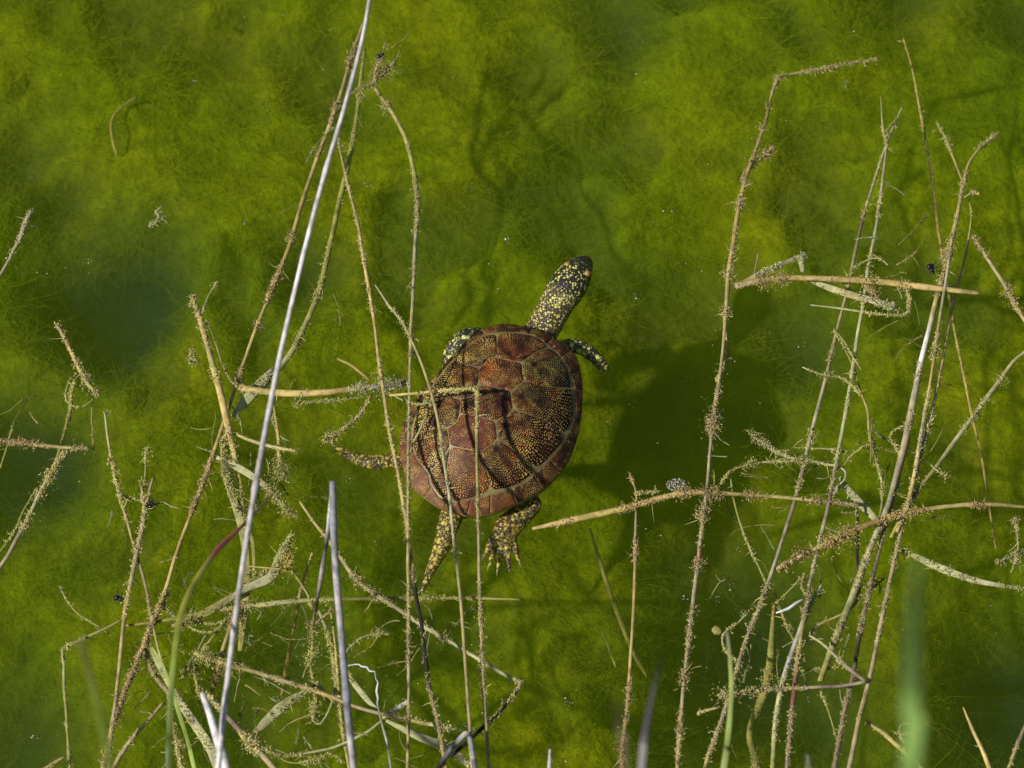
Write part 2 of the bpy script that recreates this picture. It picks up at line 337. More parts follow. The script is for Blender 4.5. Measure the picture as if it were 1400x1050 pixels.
S('reed_stem', 'thin straw stem turning black at its foot, crossing the turtle hind leg', 'stem', [(461, 185), (475, 250), (490, 310), (500, 370), (510, 430), (518, 490), (525, 540), (535, 600), (545, 650), (555, 710), (562, 760), (568, 810), (575, 850), (581, 895), (588, 940), (598, 985), (606, 1030), (612, 1065)], [3.5, 5, 5.5, 6, 6, 6], [(0, 'brown'), (.12, 'tan'), (.3, 'straw'), (.6, 'tan'), (.68, 'straw'), (.74, 'black'), (.86, 'black'), (.92, 'brown'), (1, 'rust')], z=[-.01, .02, .035, .02], fuzz=.55, fcol='tan', root=True, clumps=[(.38, 30, 6), (.63, 50, 8), (.9, 120, 9)])
S('reed_stem', 'arching olive stem bending over at its shaggy tip, upright past the shell edge', 'stem', [(507, 112), (520, 130), (540, 160), (558, 200), (568, 250), (571, 290), (568, 330), (565, 390), (562, 450), (560, 520), (559, 600), (558, 680), (558, 760), (559, 840), (559, 920), (558, 1000), (557, 1065)], [6, 7, 6, 5, 4.5, 5, 5, 5], ['tan', 'olive', 'grey', 'tan', 'grey', 'tan', 'pink', 'tan'], z=[-.035, -.02, .03, .035, .02], fuzz=.75, fcol=(.27, .22, .08), root=True, clumps=[(.03, 90, 12), (.3, 30, 7)])
S('algae_strand', 'forked shaggy algae strand holding a dark insect near the arching stem tip', 'algae', [(548, 69), (536, 90), (520, 104), (505, 116), (490, 122), (474, 131)], [2, 3, 4, 3, 2], ['olive', 'tan', 'olive'], z=-.01, fuzz=3, fcol=(.28, .23, .09), clumps=[(.35, 150, 20), (.6, 60, 10)])
S('algae_strand', 'short shaggy strand standing off the arching stem tip', 'algae', [(527, 60), (522, 75), (515, 95), (513, 112)], [2, 3, 3], ['olive', 'tan'], z=-.008, fuzz=3, fcol=(.28, .21, .09), clumps=[(.5, 60, 9)])
S('reed_stem', 'thin pale stem lying diagonally above the shell beside the bent twig', 'stem', [(513, 389), (530, 415), (550, 440), (565, 470), (578, 500), (591, 540), (600, 580), (609, 640), (615, 685), (621, 740), (628, 800), (633, 860), (637, 910), (640, 960), (643, 1010), (646, 1065)], [2.5, 4, 5, 5, 5, 5, 5], ['grey', 'tan', 'grey', 'tan', 'pink'], z=[.015, .045, .045, .03], fuzz=.5, fcol='tan', root=True)
S('bent_twig', 'twig with a right-angled kink above the middle of the shell', 'twig', [(532, 541), (575, 537), (600, 534.5), (630, 532.5), (649, 532), (652, 538), (652, 570), (652, 620), (653, 680), (654, 740), (656, 800), (658, 860), (660, 920), (664, 980), (669, 1065)], [4, 4.5, 5, 4.5, 5, 6, 6, 6], ['yel', 'yel', 'olive', 'pink', 'brown', 'pink', 'tan'], z=[.03, .045, .045, .045, .03, .02], fuzz=.9, fcol='tan', root=True, clumps=[(.35, 40, 9), (.8, 60, 10)])
S('straw', 'thick yellow straw lying flat in the water, pointing at the shell', 'straw', [(328, 529), (350, 534), (400, 538), (450, 536), (490, 531), (522, 528), (557, 524)], [10, 10, 9.5, 8, 8, 7], ['straw', 'yel', 'straw', 'rust', 'grey', 'grey'], z=[.0, .006, .0], kind='dry', fuzz=.5, fcol='grey', clumps=[(.38, 25, 6), (.72, 90, 12), (.88, 190, 18), (.97, 60, 8)])
S('algae_strand', 'shaggy olive strand lying just below the thick yellow straw', 'algae', [(404, 553), (440, 548), (475, 545), (503, 542)], [4, 4, 3], ['olive', 'olive'], z=-.012, fuzz=2, fcol='olive', clumps=[(.03, 50, 8)])
S('twig', 'short shaggy twig slanting down from the end of the thick yellow straw', 'twig', [(508, 538), (497, 560), (483, 576), (465, 590), (452, 598), (441, 602)], [4, 5, 4, 5, 3], ['brown', 'tan', 'tan'], z=-.008, fuzz=2, fcol='tan', clumps=[(.9, 90, 12)])
S('algae_strand', 'pale green strand draped across the shell rim below the bent twig', 'algae', [(538, 541), (555, 549), (575, 553), (588, 549), (591, 543)], [2, 3, 4, 3], ['pale', 'olive', 'pale'], z=[.0, .012, .02], fuzz=.8, fcol='olive')
S('algae_strand', 'faint green strand trailing down the shell flank', 'algae', [(590, 548), (583, 566), (573, 590), (565, 606), (560, 622)], [3, 3.5, 3, 2], ['olive', 'pale', 'olive'], z=[.018, .012, .004], fuzz=.6, fcol='olive')
S('straw', 'thick orange straw standing among grey shreds, crossed by the shaggy tan stem', 'straw', [(262, 404), (272, 432), (282, 466), (291, 500), (300, 532), (308, 566), (315, 598), (323, 630)], [5, 7, 8, 9, 10, 9, 6], ['tan', 'straw', 'tan', 'yel', 'straw', 'tan'], z=[.002, .006, 0], kind='dry', fuzz=1.5, fcol='tan', clumps=[(.5, 40, 12), (.85, 90, 12)])
S('dead_leaf', 'shaggy olive leaf sheath hanging from the thick orange straw', 'leaf', [(305, 600), (309, 640), (318, 678), (329, 715), (336, 755), (337, 800), (333, 850), (328, 890)], [8, 11, 11, 10, 10, 9, 6], ['olive', 'pale', 'olive', 'tan', 'olive'], z=[-.003, -.012], kind='leaf', fuzz=2.6, fcol='olive', clumps=[(.15, 60, 12), (.7, 80, 14)])
S('dead_leaf', 'narrow shaggy strip beside the olive leaf sheath', 'leaf', [(322, 628), (329, 670), (333, 705), (345, 740), (348, 790)], [5, 6, 5, 4], ['yel', 'olive', 'olive'], z=-.008, kind='leaf', fuzz=2.2, fcol='olive')
S('algae_strand', 'thin dark strand curving from the orange straw to the yellow straw', 'algae', [(283, 437), (295, 470), (305, 500), (316, 522), (331, 531)], [2, 3, 2.5], ['olive', 'brown', 'olive'], z=.002, fuzz=.4, fcol='olive')
S('dead_leaf', 'pale see-through leaf lying across the olive stem foot', 'leaf', [(374, 504), (352, 530), (332, 552), (318, 570)], [7, 14, 15, 6], ['grey', 'pale', 'pale'], z=-.01, kind='leaf', fuzz=1.0, fcol='pale')
S('algae_strand', 'wispy pale strand beside the tip of the orange straw', 'algae', [(297, 387), (284, 406), (275, 432)], [2, 2.5, 2], ['olive', 'pale'], z=-.015, fuzz=1, fcol='olive')
S('algae_strand', 'curled clump of algae floating by the orange straw', 'algae', [(265, 472), (260, 488), (270, 494), (258, 497)], [2, 2.5, 2], ['tan', 'pale'], z=-.004, fuzz=3.2, fcol='olive', clumps=[(.5, 60, 12)])
S('straw', 'slim yellow-green straw lying level under the long silvery stem', 'straw', [(324, 594), (345, 603), (370, 610), (390, 614), (408, 617)], [4, 5, 5, 4], ['yel', 'pale', 'yel'], z=.002, kind='dry', fuzz=.3, fcol='olive')
S('twig', 'short olive twig hanging straight down below the thick yellow straw', 'twig', [(375, 555), (380, 590), (382, 620), (384, 648)], [4, 5, 5, 4], ['olive', 'yel', 'olive'], z=-.004, fuzz=.8, fcol='olive', clumps=[(1.0, 260, 22)])
S('dead_leaf', 'grey withered leaf with a shaggy algae tail passing under the silvery stem', 'leaf', [(296, 625), (320, 636), (345, 651), (365, 666), (381, 682), (395, 700), (407, 708)], [5, 9, 10, 8, 7, 5, 3], ['grey', 'pale', 'grey', 'olive'], z=-.003, kind='leaf', fuzz=2.6, fcol='olive', clumps=[(.65, 110, 15), (.85, 80, 12)])
S('grass_blade', 'green grass blade with a crimson bend and withered brown tip', 'grass', [(378, 670), (345, 705), (320, 730), (297, 752), (279, 777), (262, 804), (250, 832), (243, 862), (238, 900), (234, 950), (232, 1000), (231, 1065)], [2, 4, 6, 8, 8, 8, 8, 8, 9], [(0, 'brown'), (.15, 'brown'), (.22, 'red'), (.31, 'red'), (.37, 'ygreen'), (.52, 'ygreen'), (.75, 'green'), (1, 'dkgreen')], z=[.16, .22, .28, .26], kind='blade', root=True)
S('grass_blade', 'blurred green grass blade with a brown tip standing alone', 'grass', [(111, 876), (121, 915), (134, 968), (146, 1020), (153, 1065)], [6, 9, 10, 10], [(0, 'brown'), (.2, 'olive'), (.5, 'green'), (1, 'green')], z=[.85, .75], kind='blade', root=True)
S('straw', 'broad bleached white straw tip beside the foot of the silvery stem', 'straw', [(277, 948), (288, 980), (300, 1020), (313, 1065)], [8, 10, 12, 12], ['white', 'white'], z=[.12, .16], kind='dry', root=True)
S('straw', 'short bleached straw floating alone with a shaggy lower end', 'straw', [(79, 444), (94, 474), (110, 508), (122, 527), (133, 538)], [5, 5, 5, 5], ['grey', 'straw', 'yel', 'tan'], z=.002, kind='dry', fuzz=1.0, fcol='tan', clumps=[(.02, 25, 5), (.55, 60, 10), (.75, 90, 12), (.97, 40, 7)])
S('algae_strand', 'looped green strand trailing from the short bleached straw', 'algae', [(108, 510), (95, 520), (89, 540), (95, 553), (110, 556), (122, 551), (127, 546)], [2, 2.5, 2, 2], ['olive', 'pale', 'olive'], z=-.01, fuzz=.3, fcol='olive')
S('reed_stem', 'olive stem sinking from the bleached straw past the shaggy rust stem', 'stem', [(103, 518), (97, 540), (96, 562), (87, 595), (80, 620), (72, 642), (66, 660)], [5, 6, 5, 5, 4], ['olive', 'olive', 'olive'], z=[-.008, -.02], fuzz=1.2, fcol='olive')
S('reed_stem', 'grey knobbly stem with shaggy joints running out past the shaggy rust stem', 'stem', [(89, 617), (75, 638), (62, 660), (50, 683), (40, 705), (27, 730), (12, 758), (-6, 785)], [4, 6, 7, 5, 6, 6, 6], ['rust', 'tan', 'grey', 'pink', 'grey'], z=-.003, fuzz=2.0, fcol='tan', clumps=[(.22, 90, 12), (.36, 60, 9), (.62, 50, 8)])
S('algae_strand', 'thin olive strand running alongside the grey knobbly stem', 'algae', [(50, 668), (33, 697), (18, 730), (-6, 762)], [3, 3.5, 3], ['olive', 'olive'], z=-.012, fuzz=.6, fcol='olive')
S('reed_stem', 'level rust stem shaggy with algae over the dark patch', 'stem', [(-12, 601), (30, 606), (60, 610), (90, 612), (119, 613)], [5, 6, 6, 5, 3], ['tan', 'rust', 'tan', 'grey'], z=0, fuzz=2.6, fcol=(.32, .21, .09), clumps=[(.35, 50, 8), (.85, 40, 7)])
S('algae_strand', 'slender olive strand crossing the level rust stem', 'algae', [(20, 574), (13, 600), (6, 622), (0, 640)], [2, 3, 3], ['olive', 'olive'], z=-.014, fuzz=.5, fcol='olive')
S('reed_stem', 'reddish grey stem tip with a swollen bud-like end', 'stem', [(43, 288), (34, 307), (28, 325), (18, 343), (6, 366), (-8, 388)], [3, 8, 6, 4, 5, 6], ['grey', 'pink', 'grey', 'brown'], z=.002, fuzz=1.2, fcol='pink')
S('algae_strand', 'small pale scrap of algae drifting alone in open water', 'algae', [(223, 281), (213, 290), (219, 300), (205, 309)], [2, 4, 4, 2], ['pale', 'olive'], z=-.02, fuzz=3, fcol=(.30, .30, .14), clumps=[(.5, 50, 9)])
S('reed_stem', 'thin tan stem leaning across the forked brown stem', 'stem', [(143, 563), (148, 600), (155, 640), (165, 680), (175, 715), (182, 742), (192, 775), (201, 808), (207, 840), (214, 878), (222, 906)], [3, 4, 4, 4.5, 4.5, 4], ['pale', 'tan', 'tan', 'brown', 'tan'], z=0, fuzz=.8, fcol='tan')
S('reed_stem', 'forked brown stem with a dark insect clinging near its fork', 'stem', [(209, 653), (200, 688), (195, 718), (188, 750), (180, 790), (172, 830), (167, 870), (163, 910), (158, 960), (152, 1000), (148, 1065)], [4, 7, 7, 6, 6, 6, 7], ['tan', 'pink', 'tan', 'tan', 'pink', 'tan'], z=.002, fuzz=1.0, fcol='tan', root=True, clumps=[(.1, 60, 10), (.80, 200, 26)])
S('twig', 'stubby side shoot at the fork of the brown stem', 'twig', [(193, 664), (196, 682), (199, 700)], [4, 5, 5], ['tan', 'pink'], z=.003, fuzz=1.5, fcol='tan')
S('algae_strand', 'fine upright strand rising out of the brown stem fork', 'algae', [(204, 613), (200, 618), (199, 640), (198, 664)], [2, 2.5, 3], ['tan', 'olive'], z=0, fuzz=1.5, fcol='olive', clumps=[(.95, 40, 10)])
S('algae_strand', 'wispy level strand through the brown stem fork', 'algae', [(158, 676), (175, 680), (195, 684), (212, 690), (222, 686), (232, 692), (246, 696)], [1.5, 2, 2, 2.5, 2], ['pale', 'olive', 'pale'], z=-.005, fuzz=1.2, fcol='olive')
S('bent_twig', 'pale olive twig bent sharply downward, standing apart in open water', 'twig', [(168, 847), (140, 861), (112, 874), (90, 884), (85, 890), (87, 910), (88, 945), (92, 1000), (96, 1065)], [4, 4.5, 4.5, 4, 4], ['olive', 'pale', 'olive', 'olive'], z=[-.002, -.01], fuzz=.9, fcol='olive', root=True)
S('algae_strand', 'thin curved strand joining the pale bent twig', 'algae', [(82, 802), (90, 818), (102, 835), (118, 847), (138, 858)], [2, 2.5, 2.5], ['pale', 'olive'], z=-.008, fuzz=.5, fcol='olive')
S('reed_stem', 'very long level olive stem passing below the turtle tail tip', 'stem', [(172, 855), (200, 852), (240, 846), (290, 836), (340, 829), (400, 822), (450, 820), (520, 818), (590, 817.5), (650, 818), (716, 819.5)], [4, 6, 8, 8, 7, 6, 6, 5, 5, 3], ['rust', 'olive', 'yel', 'pale', 'olive', 'olive', 'olive', 'yel', 'olive'], z=[-.004, -.006, -.012], fuzz=.8, fcol='olive', clumps=[(.3, 60, 16)])
# --- the tangle of the south-west corner
S('dead_leaf', 'pale pointed leaf with a yellow clump at its side', 'leaf', [(399, 730), (391, 746), (382, 764), (375, 782), (366, 792), (345, 801), (320, 815), (285, 838), (235, 856)], [3, 11, 13, 12, 8, 7, 7, 6, 4], ['pale', 'pale', 'grey', 'olive', 'tan'], z=-.003, kind='leaf', fuzz=1.6, fcol='olive', clumps=[(.9, 60, 12)])
S('algae_strand', 'yellow spongy algae clump stuck to the pale pointed leaf', 'algae', [(393, 752), (393, 765), (391, 778)], [5, 7, 4], ['yel', 'yel'], z=-.004, fuzz=4, fcol=(.40, .31, .04), clumps=[(.5, 260, 16)])
S('algae_strand', 'thread running from the yellow clump down to the level olive stem', 'algae', [(397, 778), (410, 796), (421, 814), (428, 832)], [3, 3.5, 3], ['olive', 'pale'], z=-.006, fuzz=.8, fcol='olive')
S('straw', 'fine golden straw poking out of the pale pointed leaf', 'straw', [(340, 774), (360, 776), (386, 778)], [2, 2.5, 2], ['yel', 'yel'], z=.004, kind='dry')
S('dead_leaf', 'olive matted leaf slanting up into the pale pointed leaf', 'leaf', [(366, 778), (348, 795), (325, 812), (300, 826), (275, 838), (245, 852)], [7, 9, 9, 8, 5], ['olive', 'tan', 'olive'], z=-.01, kind='leaf', fuzz=2.2, fcol='olive')
S('algae_strand', 'pale threads sweeping out below the level olive stem', 'algae', [(205, 868), (240, 862), (262, 850), (290, 853), (318, 848)], [2, 3, 2.5], ['olive', 'pale', 'olive'], z=-.01, fuzz=1.3, fcol='olive')
S('algae_strand', 'sagging thread below the level olive stem', 'algae', [(255, 855), (270, 862), (290, 864), (310, 848)], [2, 2.5, 2], ['pale', 'olive'], z=-.008, fuzz=.6, fcol='olive')
S('bent_twig', 'short rust twig hooked round the long shaggy stem', 'twig', [(242, 846), (228, 832), (222, 818), (232, 812)], [3, 4, 4], ['olive', 'tan'], z=-.004, fuzz=1.4, fcol='olive')
S('dead_leaf', 'broad mottled grey leaf rooted at the bank, beside the bleached straw tip', 'leaf', [(199, 866), (213, 900), (228, 928), (245, 958), (265, 988), (287, 1022), (305, 1065)], [3, 8, 10, 12, 13, 13], ['olive', 'pale', 'grey', 'pale', 'grey'], z=[-.002, .002], kind='leaf', fuzz=.6, fcol='olive', root=True)
S('grass_blade', 'slim fresh green blade lying in the mottled grey leaf', 'grass', [(208, 885), (222, 908), (234, 942), (248, 985), (258, 1018), (269, 1065)], [2, 5, 6, 6, 6], ['lime', 'lime', 'green', 'lime'], z=[.006, .02, .03], kind='blade', root=True)
S('reed_stem', 'brown rotten stem splitting along the mottled grey leaf', 'stem', [(197, 885), (207, 915), (220, 935), (232, 950), (236, 985), (243, 1020), (250, 1065)], [5, 8, 7, 5, 4, 4], ['brown', 'brown', 'tan', 'tan'], z=-.006, fuzz=1.4, fcol='tan', root=True)
S('reed_stem', 'pinkish straw-coloured stem lying level with a frayed end', 'stem', [(265, 892), (300, 905), (350, 919), (400, 935), (450, 952), (500, 970), (550, 982), (595, 992), (625, 997)], [6, 7, 7, 6, 6, 6, 5], ['tan', 'rust', 'pink', 'straw', 'pink', 'tan', 'pale'], z=[.003, .006, .002], fuzz=.7, fcol='tan', clumps=[(.05, 120, 16), (.14, 80, 14), (.96, 50, 9)])
S('reed_stem', 'frayed brown stem lying under the bleached straw tip', 'stem', [(282, 948), (305, 974), (330, 1000), (348, 1020), (372, 1048), (388, 1070)], [5, 9, 10, 9, 8], ['pink', 'purple', 'pink', 'tan'], z=-.004, fuzz=2.2, hair=.6, size=1.4, fcol='tan', clumps=[(.6, 80, 14)])
S('dead_leaf', 'pale ribbed leaf fanning up from the frayed brown stem', 'leaf', [(343, 1010), (365, 985), (390, 963), (414, 948), (424, 940)], [5, 12, 15, 11, 4], ['tan', 'pale', 'pale', 'pale'], z=-.006, kind='leaf', fuzz=1.3, fcol='olive')
S('algae_strand', 'pale green thread rising to where pale leaves cross the pinkish stem', 'algae', [(352, 1020), (385, 1033), (420, 1029), (455, 1022), (485, 1010), (505, 999), (524, 984)], [3, 3, 4, 5, 4], ['olive', 'pale', 'pale'], z=-.004, fuzz=.8, fcol='olive')
S('algae_strand', 'shaggy green thread at the water edge below the pale ribbed leaf', 'algae', [(365, 1022), (395, 1042), (430, 1040), (450, 1030), (470, 1042)], [2, 3, 3], ['olive', 'olive'], z=-.008, fuzz=1.6, fcol='olive', clumps=[(.6, 60, 14)])
S('dead_leaf', 'silvery ribbed leaf running down from the pinkish stem to the bent silver straw', 'leaf', [(528, 985), (548, 995), (575, 1008), (605, 1020), (628, 1034), (645, 1050)], [4, 9, 12, 12, 10, 8], ['pale', 'pale', 'grey', 'pale'], z=-.003, kind='leaf', fuzz=.7, fcol='pale')
S('dead_leaf', 'narrow pale leaf dropping onto the pinkish stem below the thread arc', 'leaf', [(469, 902), (476, 922), (490, 942), (505, 960), (518, 972)], [3, 6, 8, 8, 4], ['olive', 'pale', 'pale'], z=-.003, kind='leaf', fuzz=.7, fcol='olive')
S('dead_leaf', 'short white shred splayed beside the upright olive stem foot', 'leaf', [(523, 982), (538, 972), (550, 964), (562, 956)], [3, 6, 6, 3], ['pale', 'white', 'pale'], z=-.002, kind='leaf', fuzz=.5, fcol='pale')
S('algae_strand', 'pale thread arching out from the blue-grey straw', 'algae', [(468, 912), (472, 893), (484, 880), (502, 869), (533, 866)], [2, 3, 4, 3], ['olive', 'pale', 'olive'], z=-.006, fuzz=.9, fcol='olive')
S('bent_twig', 'crinkled white bent straw standing out of the water', 'twig', [(470, 912), (480, 909), (490, 908), (494, 911), (502, 912), (505, 917), (513, 918), (514, 927), (517, 933), (515, 945), (517, 955), (516, 962), (521, 985), (524, 996), (529, 1015), (531, 1030), (537, 1065)], [2, 2.5, 4, 2, 3.5, 2, 3.5, 2.5, 3], ['white', 'white', 'silver', 'white', 'grey', 'white', 'silver'], z=[.035, .05, .04], kind='stem', rough=.5, root=True)
S('straw', 'upright blue-grey straw broken off square at its top', 'straw', [(455, 658), (456, 720), (460, 790), (466, 860), (472, 930), (478, 1000), (485, 1065)], [9, 10, 10, 10, 10], ['blue', 'blue', 'silver', 'blue', 'blue', 'silver'], z=[.15, .12, .10], kind='dry', root=True, nodes=2)
S('straw', 'split brown and white straw peeling off the blue-grey straw', 'straw', [(454, 664), (450, 710), (445, 750), (438, 795), (432, 830), (428, 855)], [5, 6, 6, 5, 4], ['pink', 'white', 'black', 'silver', 'black', 'brown'], z=[.145, .07, .005], kind='dry', rough=.3)
S('reed_stem', 'long kinked grey-brown stem slanting under the blue-grey straw to a sharp corner', 'stem', [(410, 686), (430, 715), (455, 745), (478, 780), (500, 803), (540, 830), (580, 857), (620, 880), (660, 905), (700, 927), (712, 933), (709, 941), (690, 966), (665, 990), (640, 1013), (615, 1034)], [4, 6, 7, 7, 6, 6, 5, 6, 6], [(0, 'tan'), (.3, 'brown'), (.5, 'grey'), (.72, 'pale'), (.76, 'black'), (1, 'black')], z=[-.002, .004, .01], fuzz=.8, fcol='tan', clumps=[(.25, 70, 13), (.32, 50, 9), (.52, 40, 9)])
S('bent_twig', 'silver grey straw folded into a sharp peak at the water edge', 'twig', [(588, 1070), (608, 1036), (624, 1016), (633, 1006), (637, 1003), (641, 1004), (643, 1010), (647, 1035), (652, 1070)], [6, 7, 8, 7, 7, 8], ['black', 'black', 'blue', 'silver', 'blue', 'blue', 'mauve'], z=[.02, .04, .03], kind='dry', root=True)
S('reed_stem', 'rust-brown stem sinking into the depths beside the split straw', 'stem', [(427, 756), (416, 790), (407, 830), (399, 870), (391, 915), (385, 950)], [4, 6, 6, 6, 6], ['rust', 'brown', 'rust', 'rust'], z=[-.01, -.05, -.10], fuzz=.2, fcol='rust')
S('algae_strand', 'matted veil of algae hanging where the split straw meets the water', 'algae', [(428, 850), (427, 880), (425, 915), (432, 950), (428, 985)], [3, 4, 3, 3], ['tan', 'olive', 'olive'], z=-.006, fuzz=3.4, fcol='olive', clumps=[(.1, 90, 15), (.35, 90, 20)])
S('algae_strand', 'looped algae veil beside the matted one, closing under the pinkish stem', 'algae', [(436, 835), (452, 880), (460, 925), (452, 965), (437, 990), (427, 982), (425, 960)], [5, 8, 8, 5, 3, 3], ['pale', 'olive', 'pale', 'pale'], z=-.010, fuzz=2.2, fcol='olive')
S('algae_strand', 'criss-cross thread inside the looped algae veil', 'algae', [(426, 930), (440, 942), (450, 955), (458, 962)], [2, 2.5, 2], ['pale', 'olive'], z=-.004, fuzz=1.4, fcol='olive')
S('reed_stem', 'slim yellow stem hidden behind the blue-grey straw', 'stem', [(452, 828), (458, 880), (462, 930), (467, 985), (474, 1030), (480, 1068)], [3, 4, 5, 5], ['olive', 'yel', 'yel', 'olive'], z=-.008, fuzz=.8, fcol='olive')
S('twig', 'short rust twig crossing the split straw foot', 'twig', [(458, 832), (444, 842), (430, 854)], [4, 5, 3], ['rust', 'brown'], z=.002, fuzz=.5, fcol='tan')
S('reed_stem', 'dim brown stem running under the green blade toward the bank', 'stem', [(224, 960), (205, 982), (185, 1005), (165, 1032), (148, 1065)], [5, 6, 7, 7], ['tan', 'pink', 'tan'], z=-.02, fuzz=.5, fcol='tan')
S('reed_stem', 'rust shaggy stem sinking behind the long silvery stem', 'stem', [(322, 838), (312, 866), (303, 895), (296, 925), (288, 948)], [5, 6, 6, 5], ['rust', 'tan', 'rust'], z=[-.006, -.03], fuzz=2.2, fcol=(.28, .17, .06), clumps=[(.0, 110, 16), (.7, 80, 12)])
S('algae_strand', 'olive shaggy thread rising beside the rust shaggy stem', 'algae', [(312, 846), (292, 870), (275, 892), (262, 908), (250, 925)], [4, 5, 5, 3], ['olive', 'olive', 'rust'], z=[-.01, -.03], fuzz=1.8, fcol='olive')
S('algae_strand', 'drooping knot of algae at the end of the pinkish stem', 'algae', [(268, 895), (266, 918), (272, 945), (280, 965)], [3, 5, 5, 3], ['tan', 'olive', 'tan'], z=-.012, fuzz=3, fcol='olive', clumps=[(.3, 80, 15), (.8, 90, 14)])
S('straw', 'tiny tan straw at the bank edge below the pale bent twig', 'straw', [(60, 1052), (76, 1042), (90, 1034)], [3, 5, 3], ['tan', 'straw'], z=.0, kind='dry', fuzz=.8, fcol='tan')
# --- middle
S('straw', 'pointed yellow straw lying below the turtle, its far end crusted with rust', 'straw', [(727, 723), (760, 716), (800, 707), (850, 696), (900, 682), (930, 675), (958, 673), (1000, 675), (1060, 679), (1120, 685), (1172, 690)], [4, 8, 9, 8, 8, 7, 6, 5, 5, 4, 4], [(0, 'straw'), (.2, 'yel'), (.45, 'straw'), (.55, 'rust'), (.8, 'tan'), (1, 'grey')], z=[.002, .004, .002], kind='dry', fuzz=1.0, fcol=(.31, .20, .08), clumps=[(.3, 40, 8), (.47, 120, 12), (.56, 180, 15), (.68, 70, 11), (.88, 50, 9)])
S('reed_stem', 'upright rust stem furry with algae, standing alone below the foam patch', 'stem', [(862, 649), (867, 664), (870, 680), (869, 720), (868, 780), (866, 840), (862, 900), (858, 960), (853, 1005), (850, 1065)], [2, 4, 5, 5, 5, 6, 6], ['tan', 'brown', 'rust', 'tan', 'straw', 'rust', 'tan'], z=[-.004, .0, .004], fuzz=2.3, fcol=(.29, .18, .07), root=True, clumps=[(.85, 70, 12)])
S('algae_strand', 'short brown strand crossing the furry rust stem top', 'algae', [(868, 674), (885, 673), (905, 671)], [2, 3, 3], ['tan', 'rust'], z=.002, fuzz=2, fcol='tan')
S('grass_blade', 'blurred grey-purple blade tapering to a fine dark point', 'grass', [(907, 893), (897, 930), (888, 970), (881, 1010), (876, 1065)], [1.5, 3, 6, 9, 10], ['black', 'mauve', 'mauve', 'silver'], z=[.7, .6], kind='blade', root=True)
S('grass_blade', 'very blurred tan blade beside the furry rust stem foot', 'grass', [(843, 962), (848, 1000), (855, 1065)], [4, 6, 8], ['tan', 'pink'], z=[1.1, 1.0], kind='blade', root=True)
S('straw', 'stub of a bleached white straw poking up alone', 'straw', [(752, 1025), (752, 1045), (751, 1070)], [3, 7, 7], ['white', 'white'], z=[.16, .12], kind='dry', root=True)
S('reed_stem', 'sunken olive stem fading into the green depths below the turtle', 'stem', [(806, 722), (818, 762), (832, 805), (848, 848), (865, 890), (885, 925)], [3, 7, 8, 8, 8, 6], ['olive', 'olive', 'olive', 'olive'], z=[-.10, -.125, -.15])
S('twig', 'sunken thin twig leaning beside the sunken olive stem', 'twig', [(823, 862), (832, 885), (842, 912)], [3, 3, 3], ['olive', 'olive'], z=-.11)
S('reed_stem', 'faint rust splinter under the surface ahead of the thick yellow straw', 'stem', [(455, 488), (480, 500), (506, 520)], [3, 5, 5], ['rust', 'rust'], z=-.05)
S('reed_stem', 'faint bent rust stem lying deep in open water', 'stem', [(188, 132), (165, 148), (153, 165), (154, 190), (161, 214)], [4, 5, 5, 5, 4], ['olive', 'rust', 'olive'], z=-.135)
# --- the east half
S('reed_stem', 'tall tan stem furred with algae, its top bent over level', 'stem', [(1203, 80), (1175, 84), (1140, 91), (1100, 98), (1070, 103), (1062, 110), (1055, 132), (1047, 165), (1035, 200), (1020, 242), (1010, 285), (1003, 330), (996, 372), (993, 420), (988, 480), (980, 540), (972, 600), (968, 650), (962, 700), (955, 760), (948, 820), (940, 890), (933, 960), (925, 1065)], [2, 4, 5, 5, 6, 7, 7, 5, 5, 5, 5, 6, 6, 6, 6, 6], [(0, 'tan'), (.1, 'tan'), (.3, 'rust'), (.45, 'tan'), (.6, 'pink'), (.725, 'pink'), (.737, 'red'), (.75, 'pink'), (.8, 'grey'), (1, 'tan')], z=[-.004, -.004, 0, .0, .002, .006, .01], fuzz=1.5, fcol=(.31, .23, .10), root=True, clumps=[(.13, 40, 8), (.2, 80, 10), (.26, 90, 13), (.29, 80, 11), (.385, 200, 17), (.46, 130, 13), (.5, 90, 10), (.59, 110, 12)])
S('twig', 'short shaggy side twig on the bent-over tan stem', 'twig', [(1058, 202), (1045, 212), (1030, 224), (1018, 234), (1014, 248)], [3, 4, 4, 3], ['tan', 'rust', 'tan'], z=-.003, fuzz=3, fcol=(.31, .22, .09), clumps=[(.2, 60, 10), (.6, 60, 10)])
S('straw', 'level yellow straw with a crusted broken end, lying across two grey stems', 'straw', [(1005, 391), (1030, 386), (1060, 381), (1090, 380), (1130, 381), (1200, 385), (1270, 393), (1340, 401)], [9, 9, 8, 8, 9, 9, 8, 6], [(0, 'pink'), (.1, 'tan'), (.2, 'rust'), (.35, 'straw'), (.6, 'yel'), (.8, 'straw'), (1, 'tan')], z=[.004, .008, .004], kind='dry', fuzz=.5, fcol=(.35, .22, .08), clumps=[(.12, 130, 14), (.2, 120, 12), (.55, 70, 12), (.69, 70, 9)])
S('dead_leaf', 'grey folded leaf rising from the crusted end of the level straw', 'leaf', [(1012, 388), (1036, 376), (1062, 364), (1085, 354), (1099, 348)], [4, 8, 8, 6, 5], ['tan', 'pale', 'brown', 'pale'], z=.001, kind='leaf', fuzz=1.2, fcol='pale')
S('dead_leaf', 'stub of folded leaf turning back down to the level straw', 'leaf', [(1100, 347), (1096, 358), (1097, 372)], [7, 8, 4], ['pale', 'grey'], z=.001, kind='leaf', fuzz=1, fcol='pale')
